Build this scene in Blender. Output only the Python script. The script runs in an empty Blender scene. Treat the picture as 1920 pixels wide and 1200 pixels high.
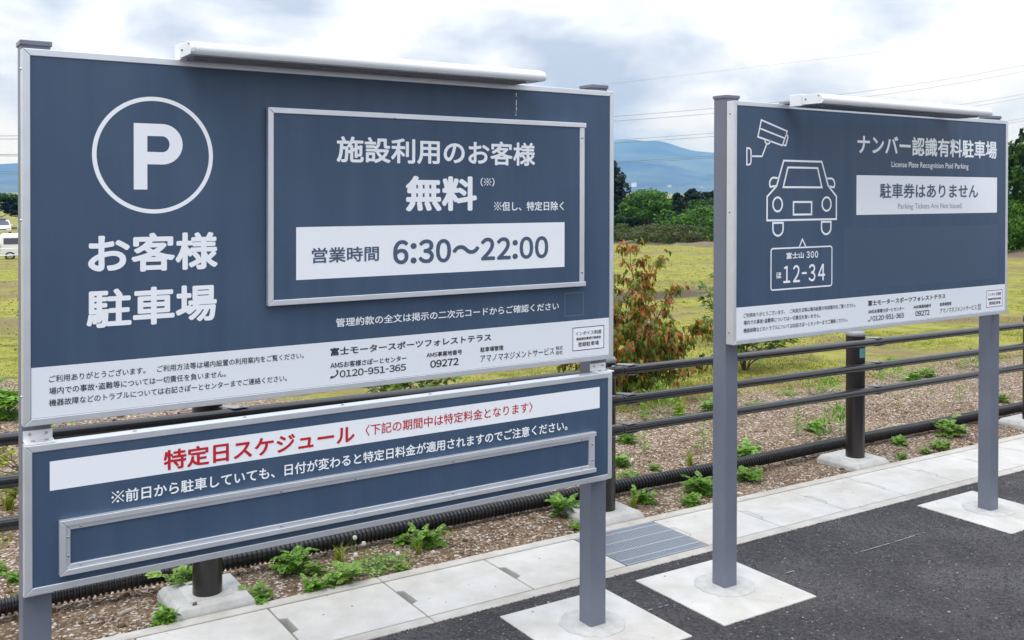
import bpy, bmesh, math, random
import numpy as np
from mathutils import Vector, Matrix

C = bpy.context.scene.collection
scene = bpy.context.scene
rnd = random.Random(7)

# ------------------------------------------------------------------ camera
cd = bpy.data.cameras.new('camera')
cam = bpy.data.objects.new('camera', cd)
C.objects.link(cam)
Rr = ((0.8359115990636009, -0.5488604232588716, 0.002008564419235291),
      (0.0029236588822105438, 0.008112099047740911, 0.9999628223428012),
      (0.5488563115877182, 0.8358746494715175, -0.008385678338314056))
m = Matrix.Identity(4)
for i in range(3):
    m[i][0] = Rr[0][i]; m[i][1] = Rr[1][i]; m[i][2] = -Rr[2][i]; m[i][3] = (0, 0, 1.64)[i]
cam.matrix_world = m
cd.sensor_fit = 'HORIZONTAL'; cd.sensor_width = 36.0
cd.lens = 36.0 * 1842.3436 / 1920.0
cd.shift_y = -(600 - 375.54) / 1920.0
cd.clip_start = 0.05; cd.clip_end = 20000
scene.camera = cam

# ------------------------------------------------------------------ world: cloudy daylight
SUN_EL, SUN_AZ = math.radians(62), math.radians(248)   # azimuth measured from +Y towards +X
w = bpy.data.worlds.new('World'); scene.world = w; w.use_nodes = True
nt = w.node_tree; nt.nodes.clear()
N = nt.nodes.new; L = nt.links.new
out = N('ShaderNodeOutputWorld')
sky = N('ShaderNodeTexSky'); sky.sky_type = 'NISHITA'; sky.sun_disc = False
sky.sun_elevation = SUN_EL; sky.sun_rotation = SUN_AZ
bg1 = N('ShaderNodeBackground'); bg1.inputs['Strength'].default_value = 0.10
L(sky.outputs['Color'], bg1.inputs['Color'])
tc = N('ShaderNodeTexCoord')
mp = N('ShaderNodeMapping'); mp.inputs['Scale'].default_value = (1.0, 1.0, 2.0)
mp.inputs['Location'].default_value = (0.35, 0.1, 0.0)
L(tc.outputs['Generated'], mp.inputs['Vector'])
n1 = N('ShaderNodeTexNoise'); n1.inputs['Scale'].default_value = 6.0; n1.inputs['Detail'].default_value = 12
n1.inputs['Roughness'].default_value = 0.50; n1.inputs['Distortion'].default_value = 0.15
L(mp.outputs['Vector'], n1.inputs['Vector'])
cr = N('ShaderNodeValToRGB')
e = cr.color_ramp.elements
e[0].position = 0.38; e[0].color = (0.42, 0.48, 0.59, 1)
e[1].position = 0.58; e[1].color = (0.84, 0.88, 0.96, 1)
e2 = cr.color_ramp.elements.new(0.49); e2.color = (0.64, 0.70, 0.81, 1)
L(n1.outputs['Fac'], cr.inputs['Fac'])
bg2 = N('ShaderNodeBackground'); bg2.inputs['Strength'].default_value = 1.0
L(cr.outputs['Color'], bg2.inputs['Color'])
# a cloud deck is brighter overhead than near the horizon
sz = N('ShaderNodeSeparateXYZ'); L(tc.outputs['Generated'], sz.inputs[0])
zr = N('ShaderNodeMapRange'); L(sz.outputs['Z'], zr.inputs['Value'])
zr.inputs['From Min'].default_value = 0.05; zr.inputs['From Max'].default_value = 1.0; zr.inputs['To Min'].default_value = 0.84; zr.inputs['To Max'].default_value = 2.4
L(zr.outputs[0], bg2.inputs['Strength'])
mpb = N('ShaderNodeMapping'); mpb.inputs['Scale'].default_value = (1, 1, 3.0)
L(tc.outputs['Generated'], mpb.inputs['Vector'])
n2 = N('ShaderNodeTexNoise'); n2.inputs['Scale'].default_value = 2.2; n2.inputs['Detail'].default_value = 6
L(mpb.outputs['Vector'], n2.inputs['Vector'])
cr2 = N('ShaderNodeValToRGB')
cr2.color_ramp.elements[0].position = 0.10; cr2.color_ramp.elements[0].color = (0.9, 0.9, 0.9, 1)
cr2.color_ramp.elements[1].position = 0.34; cr2.color_ramp.elements[1].color = (1, 1, 1, 1)
L(n2.outputs['Fac'], cr2.inputs['Fac'])
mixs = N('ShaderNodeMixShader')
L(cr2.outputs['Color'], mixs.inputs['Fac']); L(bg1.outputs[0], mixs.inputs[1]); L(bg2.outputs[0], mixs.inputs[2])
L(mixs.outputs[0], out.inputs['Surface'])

sd = bpy.data.lights.new('sun', 'SUN'); sd.energy = 1.5; sd.angle = math.radians(30); sd.color = (1.0, 0.97, 0.93)
sun = bpy.data.objects.new('sun', sd); C.objects.link(sun)
sdir = Vector((math.sin(SUN_AZ) * math.cos(SUN_EL), math.cos(SUN_AZ) * math.cos(SUN_EL), math.sin(SUN_EL)))
sun.rotation_euler = sdir.to_track_quat('Z', 'Y').to_euler()
sun.location = (0, -5, 12)

vs = scene.view_settings
vs.view_transform = 'Standard'; vs.look = 'None'; vs.gamma = 1.0; vs.use_curve_mapping = False; vs.exposure = 0.42
scene.cycles.max_bounces = 6; scene.cycles.volume_bounces = 0
scene.cycles.transparent_max_bounces = 8

# ------------------------------------------------------------------ helpers
def gz(x, y):
    z = -.0112 * min(max(x - 2.95, -10), 14)
    t = min(max(y - 6, 0), 90)
    return z - .045 * t * t / (t + 4)

def s2l(c):
    return tuple((v / 12.92 if v <= .04045 else ((v + .055) / 1.055) ** 2.4) for v in c)

def mat(name, col, rough=0.6, metal=0.0, var=None, vscale=20, bump=0.0, bscale=200, col2=None, spec=0.5, detail=4, thr=None):
    """principled material; col2/var: noise mix towards col2; bump: fine relief"""
    M = bpy.data.materials.new(name); M.use_nodes = True
    t = M.node_tree; p = t.nodes['Principled BSDF']
    p.inputs['Base Color'].default_value = (*col, 1); p.inputs['Roughness'].default_value = rough
    p.inputs['Metallic'].default_value = metal; p.inputs['Specular IOR Level'].default_value = spec
    co = t.nodes.new('ShaderNodeTexCoord')
    if col2 is not None:
        n = t.nodes.new('ShaderNodeTexNoise'); n.inputs['Scale'].default_value = vscale; n.inputs['Detail'].default_value = detail
        n.inputs['Roughness'].default_value = 0.6
        t.links.new(co.outputs['Object'], n.inputs['Vector'])
        r = t.nodes.new('ShaderNodeValToRGB')
        a, b = thr or (0.35, 0.7)
        r.color_ramp.elements[0].position = a; r.color_ramp.elements[0].color = (*col, 1)
        r.color_ramp.elements[1].position = b; r.color_ramp.elements[1].color = (*col2, 1)
        t.links.new(n.outputs['Fac'], r.inputs['Fac']); t.links.new(r.outputs['Color'], p.inputs['Base Color'])
    if bump:
        n = t.nodes.new('ShaderNodeTexNoise'); n.inputs['Scale'].default_value = bscale; n.inputs['Detail'].default_value = 5
        t.links.new(co.outputs['Object'], n.inputs['Vector'])
        b = t.nodes.new('ShaderNodeBump'); b.inputs['Strength'].default_value = bump; b.inputs['Distance'].default_value = 0.01
        t.links.new(n.outputs['Fac'], b.inputs['Height']); t.links.new(b.outputs['Normal'], p.inputs['Normal'])
    return M

def island_mat(name, stops, rough=0.55, transl=0.25, spec=0.4, scale_noise=None):
    """leaf material: the colour of each leaf differs (random per island), some light passes through"""
    M = bpy.data.materials.new(name); M.use_nodes = True
    t = M.node_tree; p = t.nodes['Principled BSDF']; o = t.nodes['Material Output']
    g = t.nodes.new('ShaderNodeNewGeometry'); oi = t.nodes.new('ShaderNodeObjectInfo')
    ad = t.nodes.new('ShaderNodeMath'); ad.operation = 'ADD'
    t.links.new(g.outputs['Random Per Island'], ad.inputs[0]); t.links.new(oi.outputs['Random'], ad.inputs[1])
    fr = t.nodes.new('ShaderNodeMath'); fr.operation = 'FRACT'; t.links.new(ad.outputs[0], fr.inputs[0])
    r = t.nodes.new('ShaderNodeValToRGB')
    el = r.color_ramp.elements
    el[0].position = stops[0][0]; el[0].color = (*stops[0][1], 1)
    el[1].position = stops[-1][0]; el[1].color = (*stops[-1][1], 1)
    for s in stops[1:-1]:
        x = el.new(s[0]); x.color = (*s[1], 1)
    t.links.new(fr.outputs[0], r.inputs['Fac'])
    t.links.new(r.outputs['Color'], p.inputs['Base Color'])
    p.inputs['Roughness'].default_value = rough; p.inputs['Specular IOR Level'].default_value = spec
    if transl:
        tr = t.nodes.new('ShaderNodeBsdfTranslucent'); t.links.new(r.outputs['Color'], tr.inputs['Color'])
        mx = t.nodes.new('ShaderNodeMixShader'); mx.inputs[0].default_value = transl
        t.links.new(p.outputs[0], mx.inputs[1]); t.links.new(tr.outputs[0], mx.inputs[2]); t.links.new(mx.outputs[0], o.inputs['Surface'])
    return M

def thing(name, label, cat, loc=(0, 0, 0), group=None):
    o = bpy.data.objects.new(name, None); C.objects.link(o)
    o.location = loc; o['label'] = label; o['category'] = cat; o.empty_display_size = 0.1
    if group: o['group'] = group
    return o

def tag(o, label, cat, group=None):
    o['label'] = label; o['category'] = cat
    if group: o['group'] = group
    return o

def base_of(o):
    v = Vector((0, 0, 0))
    while o is not None:
        v += o.location; o = o.parent
    return v

class MB:
    """collects pieces into one mesh, all in world coordinates"""
    def __init__(s): s.v = []; s.f = []
    def add(s, vs, fs):
        k = len(s.v); s.v += [tuple(q) for q in vs]; s.f += [tuple(k + i for i in q) for q in fs]; return s
    def box(s, x0, x1, y0, y1, z0, z1):
        return s.add([(x0, y0, z0), (x1, y0, z0), (x1, y1, z0), (x0, y1, z0), (x0, y0, z1), (x1, y0, z1), (x1, y1, z1), (x0, y1, z1)],
                     [(0, 3, 2, 1), (4, 5, 6, 7), (0, 1, 5, 4), (1, 2, 6, 5), (2, 3, 7, 6), (3, 0, 4, 7)])
    def prism(s, pts, axis, a, b):
        """extrude closed 2-D outline pts along axis from a to b; pts = the other two coordinates in order"""
        n = len(pts)
        def P(q, c): return {'x': (c, q[0], q[1]), 'y': (q[0], c, q[1]), 'z': (q[0], q[1], c)}[axis]
        s.add([P(q, a) for q in pts] + [P(q, b) for q in pts],
              [tuple(range(n))[::-1], tuple(range(n, 2 * n))] + [(i, (i + 1) % n, n + (i + 1) % n, n + i) for i in range(n)])
        return s
    def tube(s, path, r, n=10, cap=True):
        path = [Vector(q) for q in path]; rings = []
        rr = r if hasattr(r, '__len__') else [r] * len(path)
        up = Vector((0, 0, 1))
        for i, q in enumerate(path):
            d = (path[min(i + 1, len(path) - 1)] - path[max(i - 1, 0)]).normalized()
            a = d.cross(up)
            if a.length < 1e-3: a = d.cross(Vector((1, 0, 0)))
            a.normalize(); b = a.cross(d).normalized()
            rings.append([q + a * math.cos(2 * math.pi * k / n) * rr[i] + b * math.sin(2 * math.pi * k / n) * rr[i] for k in range(n)])
        vs = [p for ring in rings for p in ring]; fs = []
        for i in range(len(path) - 1):
            for k in range(n):
                fs.append((i * n + k, i * n + (k + 1) % n, (i + 1) * n + (k + 1) % n, (i + 1) * n + k))
        if cap:
            fs.append(tuple(range(n))[::-1]); fs.append(tuple((len(path) - 1) * n + k for k in range(n)))
        return s.add(vs, fs)
    def build(s, name, material, parent=None, smooth=False, bevel=0, kind=None, seg=2, loc=None):
        me = bpy.data.meshes.new(name)
        b = base_of(parent) if parent is not None else Vector(loc or (0, 0, 0))
        me.from_pydata([(v[0] - b.x, v[1] - b.y, v[2] - b.z) for v in s.v], [], s.f); me.update()
        me.materials.append(material)
        if bevel or smooth:
            bm = bmesh.new(); bm.from_mesh(me); bmesh.ops.recalc_face_normals(bm, faces=bm.faces)
            if bevel:
                es = [e_ for e_ in bm.edges if len(e_.link_faces) == 2 and e_.calc_face_angle(0) > 0.6]
                bmesh.ops.bevel(bm, geom=es, offset=bevel, segments=seg, profile=0.5, affect='EDGES', clamp_overlap=True)
            bm.to_mesh(me); bm.free()
        if smooth:
            me.polygons.foreach_set('use_smooth', [True] * len(me.polygons))
            if hasattr(me, 'set_sharp_from_angle'): me.set_sharp_from_angle(angle=math.radians(38))
        o = bpy.data.objects.new(name, me); C.objects.link(o)
        if parent is not None: o.parent = parent
        elif loc: o.location = loc
        if kind: o['kind'] = kind
        return o

def np_mesh(name, V, F, material, parent=None, kind=None, smooth=False):
    """quick mesh from numpy arrays; F of equal-sized faces"""
    me = bpy.data.meshes.new(name)
    V = np.asarray(V, np.float32); F = np.asarray(F, np.int32)
    me.vertices.add(len(V)); me.vertices.foreach_set('co', V.ravel())
    me.loops.add(F.size); me.loops.foreach_set('vertex_index', F.ravel())
    me.polygons.add(len(F)); me.polygons.foreach_set('loop_start', np.arange(0, F.size, F.shape[1], dtype=np.int32))
    me.update(calc_edges=True); me.validate()
    me.materials.append(material)
    if smooth: me.polygons.foreach_set('use_smooth', [True] * len(me.polygons))
    o = bpy.data.objects.new(name, me); C.objects.link(o)
    if parent is not None: o.parent = parent
    if kind: o['kind'] = kind
    return o

def struct(o):
    o['kind'] = 'structure'; return o

# ------------------------------------------------------------------ materials
def panel_material(name, c):
    M = mat(name, c, 0.40, spec=0.35); t = M.node_tree; p = t.nodes['Principled BSDF']; n = t.nodes.new; l = t.links.new
    co = n('ShaderNodeTexCoord'); mp_ = n('ShaderNodeMapping'); mp_.inputs['Scale'].default_value = (9, 9, .7); l(co.outputs['Object'], mp_.inputs['Vector'])
    a = n('ShaderNodeTexNoise'); a.inputs['Scale'].default_value = 2.2; a.inputs['Detail'].default_value = 7; l(mp_.outputs[0], a.inputs['Vector'])
    q = n('ShaderNodeTexNoise'); q.inputs['Scale'].default_value = 2.5; q.inputs['Detail'].default_value = 6; l(co.outputs['Object'], q.inputs['Vector'])
    ml = n('ShaderNodeMath'); ml.operation = 'MULTIPLY'; l(a.outputs['Fac'], ml.inputs[0]); l(q.outputs['Fac'], ml.inputs[1])
    r = n('ShaderNodeValToRGB'); r.color_ramp.elements[0].position = .12; r.color_ramp.elements[0].color = (*c, 1)
    r.color_ramp.elements[1].position = .48; r.color_ramp.elements[1].color = (c[0] * 1.3 + .006, c[1] * 1.25 + .006, c[2] * 1.2 + .006, 1); l(ml.outputs[0], r.inputs['Fac']); l(r.outputs[0], p.inputs['Base Color'])
    rr = n('ShaderNodeMapRange'); l(q.outputs['Fac'], rr.inputs['Value']); rr.inputs['To Min'].default_value = .32; rr.inputs['To Max'].default_value = .5; l(rr.outputs[0], p.inputs['Roughness'])
    b = n('ShaderNodeBump'); b.inputs['Strength'].default_value = .05; b.inputs['Distance'].default_value = .02; l(q.outputs['Fac'], b.inputs['Height']); l(b.outputs[0], p.inputs['Normal'])
    return M
M_panel = panel_material('panel_blue', (0.042, 0.075, 0.132))
M_panel2 = mat('overlay_blue', (0.049, 0.083, 0.142), 0.38)
M_white = mat('print_white', (0.84, 0.86, 0.90), 0.45)
M_strip = mat('strip_white', (0.76, 0.79, 0.84), 0.45)
M_ink = mat('print_ink', (0.014, 0.018, 0.030), 0.5)
M_blueink = mat('print_blue', (0.060, 0.095, 0.165), 0.5)
M_red = mat('print_red', (0.50, 0.008, 0.020), 0.5)
M_grayink = mat('print_gray', (0.36, 0.37, 0.39), 0.5)
M_faint = mat('print_faint', (0.15, 0.20, 0.30), 0.5)
M_alu = mat('aluminium', (0.74, 0.76, 0.80), 0.40, 0.70, col2=(0.68, 0.70, 0.74), vscale=14, bump=0.02, bscale=500)
M_brk = mat('bracket_metal', (0.78, 0.79, 0.80), 0.4, 0.35)
M_bolt = mat('bolt_steel', (0.45, 0.45, 0.47), 0.25, 0.95)
M_post = mat('post_paint', (0.145, 0.160, 0.205), 0.40, bump=0.03, bscale=250, col2=(0.125, 0.138, 0.180), vscale=4, spec=0.5)
M_lamp = mat('lamp_white', (0.74, 0.76, 0.78), 0.33)
M_lampdark = mat('lamp_base', (0.20, 0.20, 0.21), 0.4, 0.3)
def concrete_material(name, c, c2, sc):
    M = mat(name, c, 0.88, col2=c2, vscale=sc, detail=9, thr=(.38, .72), bump=.3, bscale=240); t = M.node_tree; p = t.nodes['Principled BSDF']; n = t.nodes.new; l = t.links.new
    src = p.inputs['Base Color'].links[0].from_socket; co = n('ShaderNodeTexCoord')
    v = n('ShaderNodeTexVoronoi'); v.inputs['Scale'].default_value = 24; l(co.outputs['Object'], v.inputs['Vector'])
    sx = n('ShaderNodeSeparateXYZ'); l(v.outputs['Color'], sx.inputs[0])
    k = n('ShaderNodeMapRange'); l(sx.outputs[0], k.inputs['Value']); k.inputs['From Min'].default_value = .72; k.inputs['From Max'].default_value = 1.0; k.inputs['To Min'].default_value = 0; k.inputs['To Max'].default_value = .14
    g = n('ShaderNodeMath'); g.operation = 'LESS_THAN'; l(v.outputs['Distance'], g.inputs[0]); l(k.outputs[0], g.inputs[1])
    d = n('ShaderNodeTexNoise'); d.inputs['Scale'].default_value = 1.7; d.inputs['Detail'].default_value = 10; d.inputs['Roughness'].default_value = .72; l(co.outputs['Object'], d.inputs['Vector'])
    dr_ = n('ShaderNodeValToRGB'); dr_.color_ramp.elements[0].position = .42; dr_.color_ramp.elements[0].color = (1, 1, 1, 1); dr_.color_ramp.elements[1].position = .72; dr_.color_ramp.elements[1].color = (.80, .77, .71, 1); l(d.outputs['Fac'], dr_.inputs['Fac'])
    mu = n('ShaderNodeMixRGB'); mu.blend_type = 'MULTIPLY'; mu.inputs['Fac'].default_value = 1; l(src, mu.inputs['Color1']); l(dr_.outputs[0], mu.inputs['Color2'])
    mx = n('ShaderNodeMixRGB'); l(g.outputs[0], mx.inputs['Fac']); l(mu.outputs[0], mx.inputs['Color1']); mx.inputs['Color2'].default_value = (.16, .14, .12, 1); l(mx.outputs[0], p.inputs['Base Color'])
    return M
M_conc = concrete_material('concrete', (0.53, 0.52, 0.505), (0.44, 0.43, 0.41), 6)
M_conc_old = mat('concrete_plain', (0.60, 0.585, 0.565), 0.85, col2=(0.49, 0.475, 0.45), vscale=5, bump=0.25, bscale=260, detail=8, thr=(0.4, 0.75))
M_conc2 = concrete_material('concrete_lip', (0.48, 0.46, 0.43), (0.36, 0.34, 0.31), 10)
M_mortar = mat('mortar', (0.46, 0.455, 0.44), 0.75, col2=(0.36, 0.355, 0.34), vscale=20, bump=0.15, bscale=150)
M_rail = mat('rail_brown', (0.009, 0.008, 0.008), 0.27, 0.0, spec=0.7)
M_fpost = mat('post_brown', (0.014, 0.011, 0.011), 0.28, 0.0, spec=0.6)
M_sleeve = mat('sleeve_black', (0.008, 0.008, 0.009), 0.3)
M_capm = mat('cap_gray', (0.20, 0.20, 0.21), 0.35)
M_galv = mat('galvanised', (0.42, 0.46, 0.52), 0.45, 0.5)
M_hose = mat('hose_black', (0.005, 0.005, 0.007), 0.34, spec=0.5, col2=(0.012, 0.0115, 0.013), vscale=9)
M_dark = mat('gutter_shade', (0.012, 0.014, 0.018), 0.9)  # near-black gutter floor: the shade below the grating is put into the colour
M_teal = mat('sticker_teal', (0.16, 0.42, 0.42), 0.4)
M_chalk = mat('chalk', (0.22, 0.22, 0.23), 0.9)

# asphalt: dark binder with lighter stones, dusty patches
def asphalt_material():
    M = bpy.data.materials.new('asphalt'); M.use_nodes = True
    t = M.node_tree; p = t.nodes['Principled BSDF']; n = t.nodes.new; l = t.links.new
    co = n('ShaderNodeTexCoord')
    v = n('ShaderNodeTexVoronoi'); v.inputs['Scale'].default_value = 120; l(co.outputs['Object'], v.inputs['Vector'])
    big = n('ShaderNodeTexNoise'); big.inputs['Scale'].default_value = 2.3; big.inputs['Detail'].default_value = 6; l(co.outputs['Object'], big.inputs['Vector'])
    mid = n('ShaderNodeTexNoise'); mid.inputs['Scale'].default_value = 38; mid.inputs['Detail'].default_value = 9; mid.inputs['Roughness'].default_value = .82; l(co.outputs['Object'], mid.inputs['Vector'])
    r1 = n('ShaderNodeValToRGB'); r1.color_ramp.elements[0].position = .38; r1.color_ramp.elements[0].color = (.008, .007, .009, 1)
    r1.color_ramp.elements[1].position = .66; r1.color_ramp.elements[1].color = (.088, .080, .088, 1); l(mid.outputs['Fac'], r1.inputs['Fac'])
    r2 = n('ShaderNodeValToRGB'); r2.color_ramp.elements[0].position = .44; r2.color_ramp.elements[0].color = (.0, 0, 0, 1)
    r2.color_ramp.elements[1].position = .62; r2.color_ramp.elements[1].color = (.75, .75, .75, 1); l(big.outputs['Fac'], r2.inputs['Fac'])
    mx = n('ShaderNodeMixRGB'); l(r2.outputs['Color'], mx.inputs['Fac']); l(r1.outputs['Color'], mx.inputs['Color1']); mx.inputs['Color2'].default_value = (.105, .098, .104, 1)
    # scattered pale stones
    sp = n('ShaderNodeMath'); sp.operation = 'GREATER_THAN'; sp.inputs[1].default_value = .994
    sx = n('ShaderNodeSeparateXYZ'); l(v.outputs['Color'], sx.inputs[0]); l(sx.outputs[0], sp.inputs[0])
    mx2 = n('ShaderNodeMixRGB'); l(sp.outputs[0], mx2.inputs['Fac']); l(mx.outputs[0], mx2.inputs['Color1']); mx2.inputs['Color2'].default_value = (.26, .25, .23, 1)
    l(mx2.outputs[0], p.inputs['Base Color']); p.inputs['Roughness'].default_value = .72; p.inputs['Specular IOR Level'].default_value = .55
    b = n('ShaderNodeBump'); b.inputs['Strength'].default_value = .9; b.inputs['Distance'].default_value = .007
    l(v.outputs['Distance'], b.inputs['Height'])
    b2 = n('ShaderNodeBump'); b2.inputs['Strength'].default_value = 1.0; b2.inputs['Distance'].default_value = .016
    l(mid.outputs['Fac'], b2.inputs['Height']); l(b.outputs['Normal'], b2.inputs['Normal']); l(b2.outputs['Normal'], p.inputs['Normal'])
    return M
M_asphalt = asphalt_material()

def ground_material(name, far):
    """gravelly soil turning into short yellow-green grass beyond y = 5.8 (world metres)"""
    M = bpy.data.materials.new(name); M.use_nodes = True
    t = M.node_tree; p = t.nodes['Principled BSDF']; n = t.nodes.new; l = t.links.new
    co = n('ShaderNodeTexCoord')
    def noise(sc, d=6, ro=.6):
        x = n('ShaderNodeTexNoise'); x.inputs['Scale'].default_value = sc; x.inputs['Detail'].default_value = d; x.inputs['Roughness'].default_value = ro
        l(co.outputs['Object'], x.inputs['Vector']); return x
    def ramp(src, stops):
        r = n('ShaderNodeValToRGB'); el = r.color_ramp.elements
        el[0].position = stops[0][0]; el[0].color = (*stops[0][1], 1); el[1].position = stops[-1][0]; el[1].color = (*stops[-1][1], 1)
        for s in stops[1:-1]:
            x = el.new(s[0]); x.color = (*s[1], 1)
        l(src, r.inputs['Fac']); return r
    nb = noise(1.3); nm = noise(9); nf = noise(70, 4, .7)
    # soil colour
    v = n('ShaderNodeTexVoronoi'); v.inputs['Scale'].default_value = 85; l(co.outputs['Object'], v.inputs['Vector'])
    sx = n('ShaderNodeSeparateXYZ'); l(v.outputs['Color'], sx.inputs[0])
    soil = ramp(nm.outputs['Fac'], [(.34, (.085, .052, .030)), (.5, (.155, .100, .060)), (.68, (.255, .180, .115))])
    stone = ramp(sx.outputs[0], [(0, (.11, .075, .05)), (.45, (.24, .17, .12)), (.75, (.40, .33, .27)), (1, (.60, .56, .52))])
    sm = ramp(sx.outputs[1], [(.45, (0, 0, 0)), (.5, (1, 1, 1))])
    mx = n('ShaderNodeMixRGB'); l(sm.outputs['Color'], mx.inputs['Fac']); l(soil.outputs[0], mx.inputs['Color1']); l(stone.outputs[0], mx.inputs['Color2'])
    # grass colour
    ng = noise(.35, 5); ng2 = noise(3.2, 8, .7)
    g1 = ramp(ng2.outputs['Fac'], [(.34, (.085, .105, .016)), (.44, (.190, .200, .028)), (.54, (.280, .270, .046)), (.64, (.29, .235, .10))])
    sep = n('ShaderNodeSeparateXYZ'); l(co.outputs['Object'], sep.inputs[0])
    bare = ramp(ng.outputs['Fac'], [(.48, (0, 0, 0)), (.60, (.85, .85, .85))])
    mg = n('ShaderNodeMixRGB'); l(bare.outputs[0], mg.inputs['Fac']); l(g1.outputs[0], mg.inputs['Color1']); mg.inputs['Color2'].default_value = (.185, .140, .075, 1)
    vd = n('ShaderNodeVectorMath'); vd.operation = 'SUBTRACT'; l(co.outputs['Object'], vd.inputs[0]); vd.inputs[1].default_value = (11.6, 14.6, -.35)
    vs_ = n('ShaderNodeVectorMath'); vs_.operation = 'MULTIPLY'; l(vd.outputs[0], vs_.inputs[0]); vs_.inputs[1].default_value = (.33, .75, 0)
    vl = n('ShaderNodeVectorMath'); vl.operation = 'LENGTH'; l(vs_.outputs[0], vl.inputs[0])
    pn = n('ShaderNodeMath'); pn.operation = 'MULTIPLY_ADD'; l(ng2.outputs['Fac'], pn.inputs[0]); pn.inputs[1].default_value = -1.6; l(vl.outputs['Value'], pn.inputs[2])
    pm = n('ShaderNodeMapRange'); l(pn.outputs[0], pm.inputs['Value']); pm.inputs['From Min'].default_value = 0.0; pm.inputs['From Max'].default_value = .3; pm.inputs['To Min'].default_value = 1.0; pm.inputs['To Max'].default_value = 0.0
    mgp = n('ShaderNodeMixRGB'); l(pm.outputs[0], mgp.inputs['Fac']); l(mg.outputs[0], mgp.inputs['Color1']); mgp.inputs['Color2'].default_value = (.085, .062, .052, 1)
    mg = mgp
    # mask by distance from fence + wobble
    wob = n('ShaderNodeMath'); wob.operation = 'MULTIPLY_ADD'; l(nb.outputs['Fac'], wob.inputs[0]); wob.inputs[1].default_value = 1.6; wob.inputs[2].default_value = -.8
    wf = n('ShaderNodeMath'); wf.operation = 'MULTIPLY_ADD'; l(nf.outputs['Fac'], wf.inputs[0]); wf.inputs[1].default_value = 1.3; l(wob.outputs[0], wf.inputs[2])
    ad = n('ShaderNodeMath'); ad.operation = 'ADD'; l(sep.outputs['Y'], ad.inputs[0]); l(wf.outputs[0], ad.inputs[1])
    # the bare strip is wider at the far left of the place
    sl = n('ShaderNodeMapRange'); l(sep.outputs['X'], sl.inputs['Value']); sl.inputs['From Min'].default_value = 0.0; sl.inputs['From Max'].default_value = 4.0
    sl.inputs['To Min'].default_value = -5.5; sl.inputs['To Max'].default_value = 0.0
    ad2 = n('ShaderNodeMath'); ad2.operation = 'ADD'; l(ad.outputs[0], ad2.inputs[0]); l(sl.outputs[0], ad2.inputs[1])
    mr = n('ShaderNodeMapRange'); l(ad2.outputs[0], mr.inputs['Value']); mr.inputs['From Min'].default_value = 6.25; mr.inputs['From Max'].default_value = 6.75
    fin = n('ShaderNodeMixRGB'); l(mr.outputs[0], fin.inputs['Fac']); l(mx.outputs[0], fin.inputs['Color1']); l(mg.outputs[0], fin.inputs['Color2'])
    l(fin.outputs[0], p.inputs['Base Color']); p.inputs['Roughness'].default_value = .95; p.inputs['Specular IOR Level'].default_value = .2
    b = n('ShaderNodeBump'); b.inputs['Strength'].default_value = .7; b.inputs['Distance'].default_value = .012 if not far else .05
    l(nf.outputs['Fac'], b.inputs['Height'])
    b2 = n('ShaderNodeBump'); b2.inputs['Strength'].default_value = .6; b2.inputs['Distance'].default_value = .01; l(v.outputs['Distance'], b2.inputs['Height']); l(b.outputs[0], b2.inputs['Normal'])
    l(b2.outputs['Normal'], p.inputs['Normal'])
    return M
M_ground = ground_material('soil_and_grass', False)

# ------------------------------------------------------------------ the large setting
def grid_sheet(name, xs, ys, zf, material):
    nx, ny = len(xs), len(ys)
    V = [(x, y, zf(x, y)) for y in ys for x in xs]
    F = [(j * nx + i, j * nx + i + 1, (j + 1) * nx + i + 1, (j + 1) * nx + i) for j in range(ny - 1) for i in range(nx - 1)]
    return struct(np_mesh(name, V, F, material, smooth=True))

hn = random.Random(3)
PH = [(hn.uniform(0.5, 6), hn.uniform(0, 6.28), hn.uniform(0, 6.28)) for _ in range(8)]
def rough_z(x, y, a):
    return a * sum(math.sin(x * f + y * f * .6 * math.cos(p) + p) * math.cos(y * f * .9 + q) for f, p, q in PH) / 4

def zs_soil(x, y):
    k = min(max((y - 3.78) / .25, 0), 1)
    return gz(x, y) - .012 + rough_z(x, y, .012) * k
xs = [x * .12 for x in range(-60, 150)]
ys = [3.745 + i * .12 for i in range(0, 20)]
grid_sheet('gravel_bed', xs, ys, zs_soil, M_ground)
Y1 = ys[-1]
def zs_field(x, y):
    k = min(max((y - Y1) / 1.5, 0), 1)
    return gz(x, y) - .012 + rough_z(x, y, .012) * (1 - k) + rough_z(x * .4, y * .4, .05) * k
fx = sorted(set([round(x, 3) for x in xs] + [-9000, -3000, -1500, -700, -350, -180, -90, -50, -30, -20, -14, -10] + [18.6 + i * 1.2 for i in range(1, 70)] + [110, 130, 160, 220, 350, 700, 1500, 3000, 9000]))
fy = [Y1] + [Y1 + .3 * i for i in range(1, 40)] + [Y1 + 12 + i * 1.5 for i in range(0, 70)] + [130, 160, 220, 350, 700, 1500, 3000, 9000]
grid_sheet('grass_field', fx, sorted(fy), zs_field, M_ground)
# asphalt car park in front (with square cut-outs filled by the footings lying 4 mm higher)
grid_sheet('asphalt', [-60, -30, -8, 0, 8, 17, 30, 60], [-60, -20, 0, 3.246], lambda x, y: gz(x, 0), M_asphalt)

# side grounds so that the sheet is closed past the car park
grid_sheet('outer_ground', [-9000, -700, -60], [-9000, -60, 3.745, Y1], lambda x, y: gz(x, 0) - .02, M_ground)
grid_sheet('outer_ground', [60, 700, 9000], [-9000, -60, 3.745, Y1], lambda x, y: gz(x, 0) - .02, M_ground)
grid_sheet('outer_ground', [-60, 60], [-9000, -60], lambda x, y: gz(x, 0) - .02, M_ground)

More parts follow.
